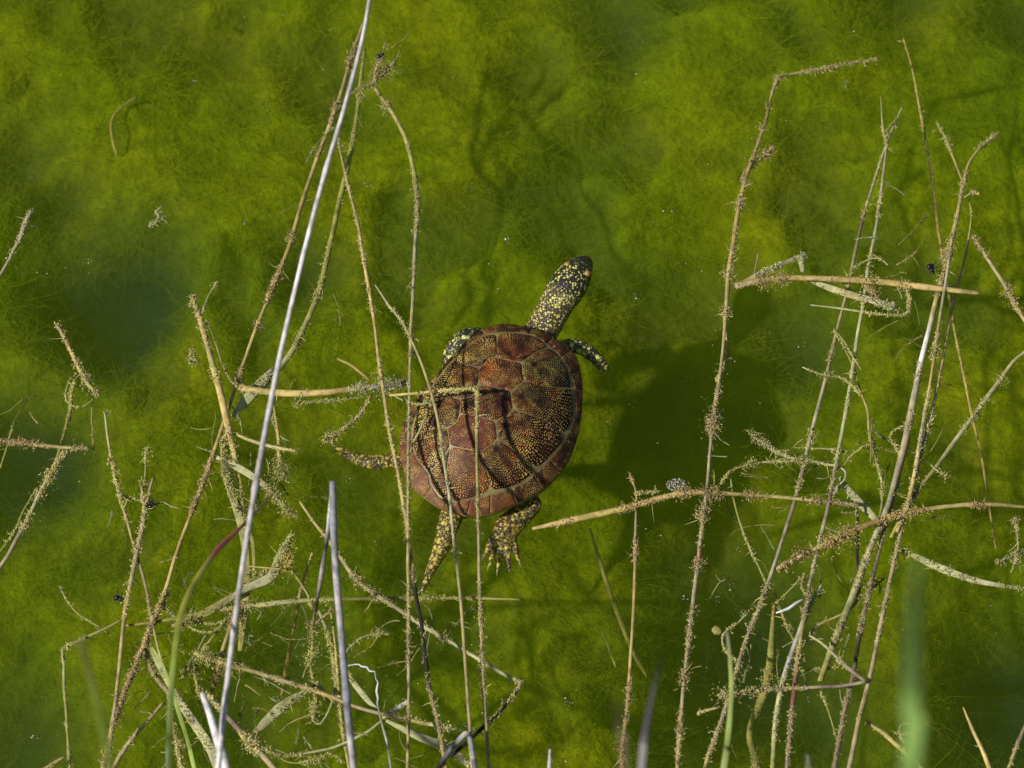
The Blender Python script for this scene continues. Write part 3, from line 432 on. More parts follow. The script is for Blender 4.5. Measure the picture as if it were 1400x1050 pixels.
S('dead_leaf', 'pale split leaf hanging below the level straw', 'leaf', [(1104, 382), (1130, 392), (1160, 402), (1190, 410), (1224, 420)], [4, 10, 11, 9, 11], ['pale', 'pale', 'tan', 'grey', 'pale'], z=-.002, kind='leaf', fuzz=.9, fcol='pale', clumps=[(.6, 30, 7), (.95, 30, 7)])
S('algae_strand', 'tangle of rust algae hanging under the middle of the level straw', 'algae', [(1185, 388), (1190, 398), (1198, 404), (1188, 410)], [2, 3, 2], ['tan', 'rust'], z=-.002, fuzz=3.5, fcol=(.33, .22, .07), clumps=[(.5, 60, 13)])
S('algae_strand', 'thin hooked thread hanging below the level straw', 'algae', [(1108, 417), (1150, 422), (1190, 428), (1225, 431), (1240, 429), (1243, 412), (1238, 390)], [2, 3, 3, 3, 4, 4], ['pale', 'pale', 'olive', 'tan'], z=-.004, fuzz=.9, fcol='tan', clumps=[(.85, 50, 7)])
S('algae_strand', 'wispy arc above the level straw', 'algae', [(1165, 368), (1185, 356), (1202, 353), (1214, 362)], [1.5, 2.5, 2], ['olive', 'pale'], z=-.006, fuzz=1.2, fcol='olive')
S('reed_stem', 'purple-grey stem slanting down from a pale forked tip, beside its grey-white twin', 'stem', [(1234, 145), (1222, 172), (1212, 198), (1200, 232), (1185, 282), (1172, 332), (1160, 390), (1145, 450), (1130, 512), (1115, 570), (1100, 632), (1085, 690), (1065, 752), (1045, 812), (1025, 862), (1008, 912), (998, 950), (985, 990), (970, 1030), (960, 1065)], [3, 4, 5, 5, 6, 6, 6, 6, 7, 7], ['pale', 'grey', 'purple', 'pink', 'brown', 'grey', 'purple', 'grey', 'purple', 'pink', 'tan'], z=[-.025, -.01, .002, .006], fuzz=.7, fcol='tan', root=True, clumps=[(.33, 70, 11), (.47, 40, 9)])
S('reed_stem', 'grey-white stem reddening toward its foot, twin of the purple-grey stem', 'stem', [(1204, 130), (1207, 170), (1212, 196), (1208, 240), (1200, 300), (1190, 352), (1182, 402), (1172, 462), (1162, 530), (1150, 600), (1140, 652), (1130, 702), (1115, 762), (1103, 822), (1095, 872), (1088, 922), (1082, 980), (1075, 1065)], [2, 4, 5, 5.5, 6, 6, 6, 6, 7, 7], [(0, 'olive'), (.15, 'grey'), (.4, 'pale'), (.55, 'pale'), (.62, 'purple'), (.68, 'grey'), (.76, 'purple'), (.82, 'tan'), (.88, 'maroon'), (.93, 'purple'), (1, 'purple')], z=[-.025, -.008, .004, .004], fuzz=.7, fcol='tan', root=True, clumps=[(.72, 70, 12), (.9, 60, 20)])
S('twig', 'thin spur joining the two pale stem tips', 'twig', [(1226, 160), (1217, 172), (1209, 182)], [1.5, 2.5, 2], ['olive', 'pale'], z=-.02)
S('reed_stem', 'hair-thin rust stem seen dimly through the water', 'stem', [(1235, 52), (1248, 100), (1258, 150), (1266, 200), (1275, 250), (1283, 312), (1300, 422), (1315, 500), (1330, 572), (1342, 622), (1352, 690), (1362, 750)], [2, 4, 5, 4, 4, 4, 4, 3], ['rust', 'tan', 'rust', 'rust', 'yel', 'rust', 'rust'], z=[-.035, -.06, -.075, -.09], fuzz=.2, fcol='rust')
S('reed_stem', 'thick stem with a furry forked top and a pale flattened foot', 'stem', [(1362, 183), (1342, 200), (1326, 222), (1318, 250), (1310, 292), (1298, 342), (1286, 390), (1275, 432), (1262, 482), (1250, 542), (1240, 592), (1228, 642), (1214, 692), (1195, 737), (1175, 790), (1155, 842), (1136, 890), (1121, 932)], [2, 5, 6, 7, 8, 8, 9, 11, 10, 8, 9, 11, 11, 9], [(0, 'olive'), (.15, 'tan'), (.35, 'tan'), (.43, 'white'), (.5, 'grey'), (.6, 'pink'), (.7, 'grey'), (.8, 'pale'), (1, 'olive')], z=[-.02, -.006, 0, .002, -.004], fuzz=1.4, fcol=(.31, .24, .10), clumps=[(.26, 120, 12), (.3, 60, 9)])
S('twig', 'side branch of the furry forked stem top', 'twig', [(1282, 168), (1294, 192), (1306, 222), (1317, 250)], [2, 4, 4, 4], ['pale', 'olive', 'tan'], z=[-.025, -.012], fuzz=1.2, fcol='olive', clumps=[(.3, 30, 7)])
S('twig', 'stubby rust spur near the furry forked stem top', 'twig', [(1337, 263), (1328, 264), (1318, 270)], [3, 3, 2], ['rust', 'tan'], z=-.006, fuzz=2.5, fcol='tan')
S('reed_stem', 'pinkish stem running unbroken from the level straw to the bank', 'stem', [(1325, 272), (1328, 296), (1322, 338), (1312, 380), (1302, 422), (1294, 462), (1285, 512), (1274, 562), (1262, 612), (1250, 655), (1240, 692), (1228, 742), (1217, 792), (1205, 852), (1190, 922), (1175, 982), (1158, 1065)], [2, 4, 4, 5, 5, 5, 6, 7, 7, 8, 8], ['olive', 'tan', 'tan', 'tan', 'grey', 'tan', 'pink', 'pink', 'pink', 'tan', 'pink'], z=[-.015, 0, .004, .008], fuzz=.8, fcol='tan', root=True, clumps=[(.25, 50, 8), (.33, 50, 8)])
S('reed_stem', 'grey straw-thin stem squeezed between the thick forked stem and the pinkish stem', 'stem', [(1302, 325), (1293, 385), (1284, 442), (1275, 502), (1265, 562), (1255, 622), (1246, 668), (1238, 700), (1226, 728)], [4, 5, 5, 5, 6, 6, 5], ['tan', 'grey', 'tan', 'yel', 'grey', 'straw', 'tan'], z=.006, fuzz=1.0, fcol='tan', clumps=[(.05, 60, 12), (.4, 50, 10)])
S('reed_stem', 'dark purple stem, knobbly, running to the bank beside the pinkish stem', 'stem', [(1243, 600), (1230, 650), (1216, 700), (1202, 752), (1190, 802), (1177, 862), (1166, 922), (1152, 985), (1138, 1065)], [3, 5, 6, 6, 6, 7, 7], ['rust', 'tan', 'pink', 'purple', 'purple', 'black', 'purple', 'brown', 'purple'], z=[0, -.004, -.008], fuzz=1.0, fcol='brown', root=True)
S('reed_stem', 'straight pale olive stem slanting in to meet the upright bundle', 'stem', [(1412, 474), (1386, 494), (1360, 530), (1330, 570), (1300, 610), (1275, 645), (1252, 674), (1237, 698), (1218, 735)], [4, 6, 7, 7, 7, 7, 7, 6], ['pale', 'tan', 'pale', 'pale', 'olive', 'yel', 'olive'], z=[-.008, -.002, .002], fuzz=.7, fcol='olive', clumps=[(.2, 60, 10), (.38, 30, 8)])
S('algae_strand', 'green shred caught on the straight pale olive stem', 'algae', [(1272, 636), (1283, 645), (1296, 652)], [2, 3, 2], ['pale', 'olive'], z=0, fuzz=2, fcol='olive')
S('twig', 'fine dim twig rising beside the straight pale olive stem', 'twig', [(1291, 584), (1278, 608), (1262, 632)], [1.5, 2.5, 2], ['olive', 'olive'], z=-.02)
S('reed_stem', 'shaggy brown stem slanting down and out beside the upright bundle', 'stem', [(1330, 322), (1342, 340), (1356, 362), (1374, 390), (1390, 420), (1410, 450)], [3, 5, 6, 6, 6, 6], ['olive', 'pink', 'tan', 'tan'], z=[-.012, -.002], fuzz=2.0, fcol=(.31, .22, .10), clumps=[(.6, 70, 15)])
S('reed_stem', 'arched rust stem bristling with hairs, lying across the upright bundle', 'stem', [(1412, 694), (1370, 690), (1330, 690), (1290, 693), (1250, 700), (1215, 708), (1180, 720), (1140, 739), (1110, 753), (1082, 767), (1061, 778)], [5, 6, 7, 7, 8, 9, 10, 9, 7, 4], ['olive', 'tan', 'straw', 'tan', 'rust', 'rust', 'rust', 'rust', 'tan', 'white'], z=[.002, .012, .01, .0], fuzz=1.8, hair=.55, size=1.3, fcol=(.30, .17, .05), clumps=[(.75, 160, 26), (.88, 90, 16)])
S('dead_leaf', 'broad pale leaf pointing away from the upright bundle below the rust arch', 'leaf', [(1231, 753), (1250, 760), (1275, 772), (1305, 784), (1335, 794), (1372, 801), (1412, 806)], [4, 9, 12, 10, 7, 5, 5], ['olive', 'pale', 'pale', 'grey', 'pale', 'olive'], z=-.003, kind='leaf', fuzz=.7, fcol='olive', clumps=[(.03, 60, 12)])
S('bent_twig', 'purple-brown twig folded back on itself at a sharp elbow', 'twig', [(985, 951), (1020, 946), (1060, 942), (1110, 940), (1150, 938), (1176, 934), (1182, 931), (1176, 926), (1160, 914), (1142, 897), (1124, 880), (1106, 869)], [6, 6, 6, 5, 5, 5, 6, 6, 5, 3], ['purple', 'black', 'purple', 'pink', 'purple', 'grey', 'purple', 'grey', 'pale'], z=[.006, .012, .008], fuzz=.7, fcol='tan', clumps=[(.03, 150, 16), (.15, 60, 10)])
S('reed_stem', 'charred-looking black stem hanging down from the rust arch', 'stem', [(1171, 686), (1173, 715), (1172, 755), (1174, 792), (1173, 818), (1160, 834), (1138, 845), (1120, 853), (1107, 868)], [3, 5, 5, 5, 4, 4, 4, 4], ['black', 'black', 'black', 'brown', 'olive', 'yel'], z=[.0, -.006], fuzz=.9, fcol='brown')
S('reed_stem', 'thick yellow-green stem coated in slime, kinked near the bank', 'stem', [(1058, 828), (1056, 868), (1053, 908), (1047, 940), (1036, 970), (1026, 996), (1026, 1015), (1032, 1035), (1038, 1065)], [5, 8, 12, 12, 13, 11, 10, 11], [(0, 'rust'), (.15, 'olive'), (.3, (.24, .23, .05)), (1, (.20, .19, .05))], z=[-.02, -.05, -.065], fuzz=1.4, fcol=(.30, .26, .06), clumps=[(.42, 50, 13)])
S('reed_stem', 'pale silver-green stem splitting away from the reddening stem', 'stem', [(1124, 798), (1104, 835), (1092, 868), (1080, 900), (1071, 930), (1064, 965), (1059, 1005), (1055, 1065)], [4, 7, 8, 8, 8, 7, 7], ['pale', 'pale', 'silver', 'pale', 'pale', 'olive'], z=[-.002, .002, .004], fuzz=.6, fcol='olive', root=True)
S('grass_blade', 'light green blade with a greyish tip crossing the folded purple twig', 'grass', [(994, 862), (998, 900), (1000, 938), (998, 980), (994, 1020), (988, 1065)], [4, 6, 7, 8, 9], ['grey', 'lime', 'lime', 'lime'], z=[.22, .24], kind='blade', root=True)
S('grass_blade', 'very broad blurred green blade rising close to the bank', 'grass', [(1254, 770), (1251, 830), (1248, 900), (1246, 980), (1243, 1080)], [9, 20, 25, 27, 28], ['teal', 'teal', 'teal', 'teal'], z=[1.45, 1.25], kind='far', ratio=.1, root=True)
S('grass_blade', 'two-tone dark and mint blade tip just showing at the bank', 'grass', [(1104, 1032), (1106, 1050), (1110, 1075)], [4, 9, 11], ['mauve', 'lime'], z=[.3, .28], kind='blade', root=True)
S('straw', 'yellow straw leaning alone near the bank, pointed at the top', 'straw', [(1317, 967), (1330, 998), (1345, 1030), (1360, 1070)], [2, 5, 6, 6], ['yel', 'straw', 'yel'], z=.004, kind='dry', root=True)
S('reed_stem', 'brown stem foot with a pale crumb on it, near the lone yellow straw', 'stem', [(1404, 988), (1394, 1012), (1386, 1032), (1380, 1050)], [5, 6, 6, 4], ['brown', 'pink', 'brown'], z=0, fuzz=.8, fcol='tan')
S('reed_stem', 'shaggy olive stem ending at the blurred broad blade', 'stem', [(1185, 987), (1205, 1000), (1225, 1018), (1248, 1038), (1275, 1065)], [4, 7, 8, 8, 8], ['tan', 'yel', 'olive', 'olive'], z=-.002, fuzz=1.4, fcol='olive', root=True, clumps=[(.1, 110, 15)])
S('algae_strand', 'curled green tendril over the shaggy olive stem', 'algae', [(1215, 998), (1232, 1004), (1248, 1001), (1243, 990), (1230, 993), (1232, 1010), (1245, 1030)], [2, 2.5, 2.5, 2], ['olive', 'tan', 'olive'], z=-.006, fuzz=.9, fcol='olive')
S('algae_strand', 'long green strand curving down between the twin stems and the upright bundle', 'algae', [(1140, 450), (1155, 476), (1168, 505), (1176, 535), (1186, 560), (1188, 590), (1197, 625), (1205, 655), (1206, 685), (1202, 710)], [2, 3, 4, 4, 4, 4], ['tan', 'olive', 'tan', 'olive', 'pale', 'olive'], z=-.006, fuzz=.9, fcol='olive')
S('algae_strand', 'short strand crossing both twin stems', 'algae', [(1097, 502), (1120, 511), (1145, 515), (1162, 524), (1176, 540)], [2, 3, 3, 3], ['pale', 'olive', 'tan'], z=.001, fuzz=1.2, fcol='olive', clumps=[(.4, 40, 8)])
S('algae_strand', 'forked thread slipping off the grey-white stem', 'algae', [(1143, 452), (1156, 470), (1168, 490), (1178, 506)], [2, 3, 2], ['olive', 'tan'], z=-.003, fuzz=.8, fcol='olive')
S('algae_strand', 'level pale thread knotted across both twin stems', 'algae', [(985, 662), (998, 645), (1020, 636), (1050, 631), (1080, 630), (1100, 629), (1125, 634), (1145, 638), (1156, 645), (1155, 656), (1148, 662)], [2, 3, 3, 4, 4, 4, 3], ['olive', 'tan', 'pale', 'pale', 'grey', 'pale'], z=-.002, fuzz=1.1, fcol='olive', clumps=[(.25, 70, 12), (.6, 60, 9)])
S('algae_strand', 'shaggy green wisp drooping onto the knotted pale thread', 'algae', [(1022, 587), (1032, 598), (1045, 606), (1062, 617), (1080, 625), (1096, 629)], [2, 4, 5, 5, 4], ['olive', 'pale', 'pale'], z=-.006, fuzz=2.0, fcol=(.27, .25, .10), clumps=[(.15, 60, 10), (.35, 60, 9)])
S('algae_strand', 'thread running up from the knotted pale thread to the long green strand', 'algae', [(1152, 640), (1162, 625), (1175, 615), (1190, 607)], [2, 3, 2.5], ['olive', 'yel', 'olive'], z=-.004, fuzz=.9, fcol='olive')
S('algae_strand', 'faint twin threads stretched level above the knotted pale thread', 'algae', [(1085, 612), (1110, 613), (1135, 614), (1155, 618), (1160, 620)], [1.5, 2, 3, 5], ['olive', 'pale', 'grey'], z=-.004, fuzz=.5, fcol='olive')
S('dead_leaf', 'glassy pale leaf slanting down into the rust arch', 'leaf', [(1148, 652), (1158, 668), (1172, 684), (1186, 698), (1197, 710)], [4, 8, 12, 11, 8], ['pale', 'pale', 'pale'], z=-.008, kind='leaf', fuzz=.5, fcol='pale')
S('dead_leaf', 'small glassy shred crossing the grey-white stem', 'leaf', [(1153, 655), (1145, 668), (1137, 680)], [4, 7, 3], ['pale', 'pale'], z=-.006, kind='leaf', fuzz=.5, fcol='pale')
S('algae_strand', 'slender thread hanging from the rust-crusted straw to the purple-grey stem', 'algae', [(998, 646), (1001, 675), (1010, 708), (1022, 742), (1036, 772), (1047, 797)], [2, 3, 3.5, 3], ['pale', 'olive', 'pale', 'olive'], z=-.006, fuzz=.6, fcol='olive')
S('algae_strand', 'loose loop of thread clinging to the bent-over tan stem', 'algae', [(975, 642), (978, 658), (974, 685), (966, 712)], [2, 3, 2.5], ['olive', 'olive'], z=-.004, fuzz=1.2, fcol='olive')
S('algae_strand', 'shaggy loop hugging the middle of the bent-over tan stem', 'algae', [(993, 455), (997, 478), (990, 500), (980, 520)], [2, 3, 3], ['tan', 'olive'], z=-.004, fuzz=1.8, fcol='tan')
S('algae_strand', 'beaded green scrap of weed drifting in open water beside the broad pale leaf', 'algae', [(1388, 708), (1391, 730), (1392, 752), (1388, 770), (1381, 784)], [2, 2.5, 4, 2], ['olive', 'pale', 'olive'], z=-.01, fuzz=2.6, fcol=(.28, .26, .10), clumps=[(.05, 40, 6), (.65, 110, 12)])
S('algae_strand', 'side shoot of the beaded green scrap', 'algae', [(1362, 769), (1376, 764), (1390, 757)], [2, 3, 3], ['olive', 'olive'], z=-.01, fuzz=2.6, fcol=(.28, .26, .10))
S('algae_strand', 'hooked green tendril above the light green blade tip', 'algae', [(1024, 836), (1010, 851), (994, 862), (988, 872), (990, 885), (1000, 898), (1014, 908), (1024, 913)], [2, 2.5, 3, 2.5, 2], ['tan', 'pale', 'olive'], z=-.003, fuzz=1.0, fcol='olive', clumps=[(.05, 30, 6), (.95, 40, 7)])
S('straw', 'small bent white sliver floating between the twin stems', 'straw', [(1061, 838), (1078, 832), (1088, 825), (1098, 819)], [2, 4, 4, 2], ['white', 'white'], z=.004, kind='dry')
S('straw', 'tiny straw sliver below the folded purple twig', 'straw', [(953, 976), (967, 971), (985, 967)], [3, 4, 2], ['straw', 'straw'], z=.003, kind='dry', fuzz=.6, fcol='tan')
S('algae_strand', 'thread slanting up to the reddening stem', 'algae', [(1062, 824), (1075, 811), (1088, 798), (1096, 790)], [1.5, 2.5, 2], ['olive', 'pale'], z=-.004, fuzz=.6, fcol='olive')
S('algae_strand', 'fine long thread falling past the slimy yellow-green stem', 'algae', [(1057, 805), (1066, 830), (1076, 855), (1090, 885), (1100, 905)], [2, 2.5, 2], ['olive', 'olive'], z=-.008, fuzz=.7, fcol='olive')
S('algae_strand', 'fuzzy olive weed tuft inside the fold of the purple twig', 'algae', [(1095, 917), (1115, 915), (1135, 914), (1150, 910)], [3, 4, 4, 3], ['olive', 'tan', 'olive'], z=-.006, fuzz=1.4, fcol='olive')
S('algae_strand', 'thin weed line falling from the folded purple twig', 'algae', [(1122, 945), (1130, 965), (1138, 990), (1142, 1005)], [2, 2.5, 2], ['olive', 'olive'], z=-.012, fuzz=.9, fcol='olive')
S('algae_strand', 'beaded weed curl hugging the reddening stem', 'algae', [(1100, 785), (1096, 800), (1100, 812), (1108, 806)], [2, 2.5, 2], ['olive', 'olive'], z=-.003, fuzz=2, fcol='olive')
S('algae_strand', 'rusty curl of weed leaning on the thick forked stem', 'algae', [(1232, 584), (1220, 590), (1217, 600), (1226, 614), (1234, 630)], [2, 2.5, 2.5, 2], ['tan', 'olive'], z=-.003, fuzz=1.6, fcol='tan')

# ------------------------------------------------------------------ turtle
ZR, HD = -0.013, 0.036                                # rim height and dome height of the shell
def zc(a): return [(530+x/3.5, 420+y/3.5) for x, y in a]
RIM = zc([(560, 83), (640, 95), (720, 118), (800, 155), (860, 190), (905, 240), (925, 310), (935, 390), (932, 470), (922, 560), (906, 640), (882, 710), (850, 770), (800, 830),
          (740, 885), (680, 915), (600, 952), (520, 987), (440, 1003), (370, 1003), (310, 987), (250, 968), (190, 928), (130, 882), (92, 840), (70, 765), (57, 690), (60, 620),
          (77, 555), (110, 485), (150, 425), (200, 368), (238, 325), (270, 283), (310, 235), (350, 195), (400, 153), (450, 117), (500, 94)])
RIMW = np.array([P(x, y, ZR)[:2] for x, y in RIM]); TC = P(672, 590, ZR)[:2]
_ra = np.arctan2(RIMW[:, 1]-TC[1], RIMW[:, 0]-TC[0]); _rr = np.linalg.norm(RIMW-TC, axis=1); _o = np.argsort(_ra)
_ra, _rr = _ra[_o], _rr[_o]; _ra = np.concatenate([_ra-2*math.pi, _ra, _ra+2*math.pi]); _rr = np.tile(_rr, 3)
def dome(x, y):
    x = np.asarray(x, float)-TC[0]; y = np.asarray(y, float)-TC[1]
    t = np.hypot(x, y)/np.interp(np.arctan2(y, x), _ra, _rr)
    tt = np.clip(t, 0, 1.2)
    return ZR + HD*(1-tt**2.15) + .0022*np.clip((tt-.84)/.16, 0, 1.3)**2*np.sign(1)
def PD(px, py):
    z = ZR+.02
    for _ in range(14): p = P(px, py, z); z = .5*z + .5*float(dome(p[0], p[1]))
    return P(px, py, z)[:2]

def mat_scute():
    t = NT('scute_horn'); uv = t.n('ShaderNodeUVMap').outputs[0]; sp = t.n('ShaderNodeSeparateXYZ'); t.l(uv, sp.inputs[0])
    oi = t.n('ShaderNodeObjectInfo'); sc = t.n('ShaderNodeSeparateColor'); t.l(oi.outputs['Color'], sc.inputs[0]); red, dots, grey = sc.outputs
    r = t.math('SQRT', t.math('ADD', t.math('MULTIPLY', sp.outputs[0], sp.outputs[0]), t.math('MULTIPLY', sp.outputs[1], sp.outputs[1])))
    th = t.math('ARCTAN2', sp.outputs[1], sp.outputs[0])
    co = t.n('ShaderNodeTexCoord').outputs['Object']
    wob = t.math('MULTIPLY', t.math('SUBTRACT', t.noise(co, 90, 2), .5), .35)
    thc = t.math('MULTIPLY', t.math('ADD', th, t.math('MULTIPLY', wob, .35)), 12.0); colm = t.math('FLOOR', thc)
    wn = t.n('ShaderNodeTexWhiteNoise', noise_dimensions='1D'); t.l(t.math('ADD', colm, t.math('MULTIPLY', oi.outputs['Random'], 50)), wn.inputs['W'])
    cx = t.n('ShaderNodeCombineXYZ'); t.l(thc, cx.inputs[0]); t.l(t.math('MULTIPLY_ADD', r, 600, t.math('MULTIPLY', wn.outputs[0], 9)), cx.inputs[1])
    vo = t.n('ShaderNodeTexVoronoi', voronoi_dimensions='2D'); vo.inputs['Scale'].default_value = 1; vo.inputs['Randomness'].default_value = .45; t.l(cx.outputs[0], vo.inputs['Vector'])
    cs = t.n('ShaderNodeCombineXYZ'); t.l(t.math('MULTIPLY', th, 1.6), cs.inputs[0]); t.l(t.math('MULTIPLY', r, 60), cs.inputs[1]); t.l(t.math('MULTIPLY', oi.outputs['Random'], 77), cs.inputs[2])
    sect = t.noise(cs.outputs[0], 1.3, 3)
    thr = t.math('MULTIPLY_ADD', t.math('SUBTRACT', sect, .5), .75, t.math('MULTIPLY', dots, .30))
    near = t.math('MINIMUM', t.math('MULTIPLY', r, 300), 1.0)
    thr = t.math('MULTIPLY', thr, near)
    d = t.math('SUBTRACT', thr, vo.outputs['Distance']); dm = t.math('MULTIPLY', d, 9.0); dm = t.n('ShaderNodeClamp'); t.l(t.math('MULTIPLY', d, 9.0), dm.inputs[0]); dm = dm.outputs[0]
    big = t.noise(co, 38, 4, .65)
    redc = t.mix(big, (.055, .009, .007), (.20, .036, .019))
    dark = t.mix(t.ramp(big, [(.35, G3(0)), (.65, G3(1))]), (.009, .006, .007), (.055, .014, .009))
    base = t.mix(t.ramp(t.math('ADD', t.math('MULTIPLY', sect, .8), t.math('SUBTRACT', red, .5)), [(.34, G3(0)), (.62, G3(1))]), dark, redc)
    gcol = t.mix(t.noise(co, 130, 4), (.085, .045, .022), (.23, .135, .065))
    base = t.mix(t.math('MULTIPLY', t.math('MULTIPLY', grey, .7), t.ramp(t.noise(co, 55, 4), [(.3, G3(.35)), (.62, G3(1))])), base, gcol)
    dc = t.mix(t.ramp(t.noise(co, 60, 2), [(.34, G3(0)), (.5, G3(1))]), (.56, .20, .025), (.68, .49, .11))
    c = t.mix(dm, base, dc); t.l(c, t.b.inputs['Base Color'])
    rg = t.ramp(t.noise(co, 160, 3), [(.3, G3(.45)), (.7, G3(.65))]); t.l(rg, t.b.inputs['Roughness'])
    t.b.inputs['Specular IOR Level'].default_value = .2
    ring = t.math('SINE', t.math('MULTIPLY', r, 4200)); hh = t.math('ADD', t.math('MULTIPLY', ring, .07), t.math('ADD', t.noise(co, 420, 3), t.math('MULTIPLY', dm, .35)))
    t.bump(hh, .45, .0004); return t.m
def mat_seam():
    t = NT('shell_seam'); co = t.n('ShaderNodeTexCoord').outputs['Object']
    t.l(t.ramp(t.noise(co, 60, 4), [(.32, (.10, .05, .03)), (.5, (.22, .165, .065)), (.7, (.36, .30, .12))]), t.b.inputs['Base Color'])
    t.b.inputs['Roughness'].default_value = .5; return t.m
M_SCUTE, M_SEAM = mat_scute(), mat_seam()
turtle = empty('pond_turtle', (TC[0], TC[1], ZR-.03)); T0 = np.array([TC[0], TC[1], ZR-.03])
tag(turtle, 'swimming pond turtle with brown domed shell and yellow spotted black head and legs', 'turtle')
def carapace():
    nr, na = 26, 120; th = np.linspace(-math.pi, math.pi, na, endpoint=False); R = np.interp(th, _ra, _rr)
    V = [(TC[0], TC[1], float(dome(*TC)))]; F = []
    for i in range(1, nr+1):
        t = i/nr*.996
        x = TC[0]+np.cos(th)*R*t; y = TC[1]+np.sin(th)*R*t; z = dome(x, y); V += list(zip(x, y, z))
    for t, dz in ((.985, -.0035), (.93, -.006), (.6, -.010)):
        x = TC[0]+np.cos(th)*R*t; y = TC[1]+np.sin(th)*R*t; V += [(a, b, ZR+dz) for a, b in zip(x, y)]
    V.append((TC[0], TC[1], ZR-.012)); nrt = nr+3
    for j in range(na):
        k = (j+1) % na; F.append((0, 1+j, 1+k))
        for i in range(nrt-1): a, b = 1+i*na, 1+(i+1)*na; F.append((a+j, b+j, b+k, a+k))
        F.append((1+(nrt-1)*na+j, len(V)-1, 1+(nrt-1)*na+k))
    return mesh_obj('carapace', np.array(V)-T0, F, M_SEAM, parent=turtle)
CARA = carapace()
def scute(poly, areola=None, red=.5, dots=.75, grey=0., seam=.00019, marginal=False, plan=False):
    B = np.array([PD(x, y) for x, y in zc(poly)]) if not plan else np.asarray(poly, float)
    d = np.linalg.norm(np.roll(B, -1, 0)-B, axis=1); s = np.concatenate([[0], np.cumsum(d)]); n = 56
    u = np.linspace(0, s[-1], n, endpoint=False); Bx = np.vstack([B, B[:1]])
    b = np.stack([np.interp(u, s, Bx[:, i]) for i in (0, 1)], -1)
    c0 = b.mean(0); 
    if not marginal:                                   # round the corners a little
        for _ in range(2): b = .5*b + .25*(np.roll(b, 1, 0)+np.roll(b, -1, 0))
    v = b-c0; l = np.linalg.norm(v, axis=1)[:, None]; tang = np.roll(b, -1, 0)-np.roll(b, 1, 0); nrm = np.stack([tang[:, 1], -tang[:, 0]], -1)
    nrm /= np.linalg.norm(nrm, axis=1)[:, None]+1e-12; nrm *= np.sign((nrm*v).sum(1))[:, None]
    wob = seam*(1+.9*(fbm(b[:, 0]*400, b[:, 1]*400, 13, 2)-.5))
    b = b - nrm*wob[:, None]
    rings = [(0, .0013), (.25, .0013), (.5, .0012), (.72, .0011), (.88, .001), (.955, .0008), (1, .0001)]
    V = []; 
    for q, h in rings:
        p = c0 + (b-c0)*q
        if q == 0: p = p[:1]
        z = dome(p[:, 0], p[:, 1]) + h + (.00025*(fbm(p[:, 0]*160, p[:, 1]*160, 5, 3)-.5) if q < 1 else 0)
        V += list(np.column_stack([p, z]))
    V = np.array(V); F = [(0, 1+j, 1+(j+1) % n) for j in range(n)]
    for i in range(len(rings)-2):
        a, e = 1+i*n, 1+(i+1)*n
        F += [(a+j, e+j, e+(j+1) % n, a+(j+1) % n) for j in range(n)]
    ar = c0 if areola is None else (PD(*zc([areola])[0]) if not plan else np.asarray(areola))
    o = mesh_obj('scute', V-T0, F, M_SCUTE, uv=(V[:, :2]-ar)); o.parent = CARA; o.color = (red, dots, grey, 1); return o
# vertebral row
scute([(528, 128), (600, 122), (680, 133), (725, 155), (768, 192), (700, 216), (643, 264), (560, 252), (520, 238), (522, 180)], (600, 250), .6, .75)
scute([(480, 240), (522, 240), (560, 254), (640, 266), (645, 330), (655, 350), (592, 400), (520, 385), (435, 370), (437, 290), (468, 270)], (545, 385), .62, .9)
scute([(435, 372), (520, 388), (590, 402), (590, 450), (602, 490), (515, 546), (430, 520), (345, 512), (352, 440)], (520, 420), .5, .7)
scute([(345, 514), (430, 522), (515, 548), (525, 632), (498, 652), (440, 694), (345, 672), (300, 664), (285, 577), (330, 556)], (450, 560), .7, .75, .25)
scute([(302, 667), (345, 674), (440, 697), (470, 770), (490, 860), (470, 890), (385, 918), (305, 930), (290, 850), (285, 760)], (370, 720), .6, .8, .35)
# costals
scute([(768, 194), (820, 236), (860, 300), (884, 388), (800, 384), (720, 375), (657, 350), (646, 330), (643, 266), (700, 218)], (700, 275), .2, .95)
scute([(657, 352), (720, 377), (800, 386), (884, 391), (892, 440), (888, 520), (866, 580), (838, 610), (780, 560), (700, 520), (604, 489), (592, 450), (594, 402)], (640, 430), .3, 1.0)
scute([(604, 492), (700, 523), (780, 563), (838, 613), (836, 642), (790, 700), (745, 750), (704, 770), (600, 680), (527, 630), (517, 548)], (560, 570), .42, .95)
scute([(527, 633), (600, 683), (702, 772), (698, 796), (650, 832), (590, 862), (494, 880), (472, 770), (442, 696), (500, 654)], (520, 680), .3, .9, .1)
scute([(520, 130), (522, 238), (480, 240), (468, 268), (437, 288), (380, 276), (338, 264), (322, 245), (352, 215), (400, 170), (460, 137)], (470, 262), .3, 1.0)
scute([(437, 292), (435, 370), (350, 440), (300, 430), (215, 420), (170, 455), (205, 395), (252, 332), (302, 268), (322, 248), (340, 268), (380, 279)], (420, 350), .4, .9)
scute([(350, 442), (344, 512), (328, 556), (286, 576), (240, 577), (150, 596), (118, 640), (126, 560), (150, 495), (170, 458), (215, 424), (300, 433)], (330, 480), .35, .95, .1)
scute([(284, 579), (299, 664), (265, 722), (200, 786), (152, 740), (122, 662), (120, 640), (150, 600), (240, 580)], (270, 610), .2, 1.0, .15)
scute([(299, 668), (283, 760), (288, 850), (302, 928), (246, 902), (206, 840), (202, 790), (266, 725)], (285, 720), .25, .85, .35)
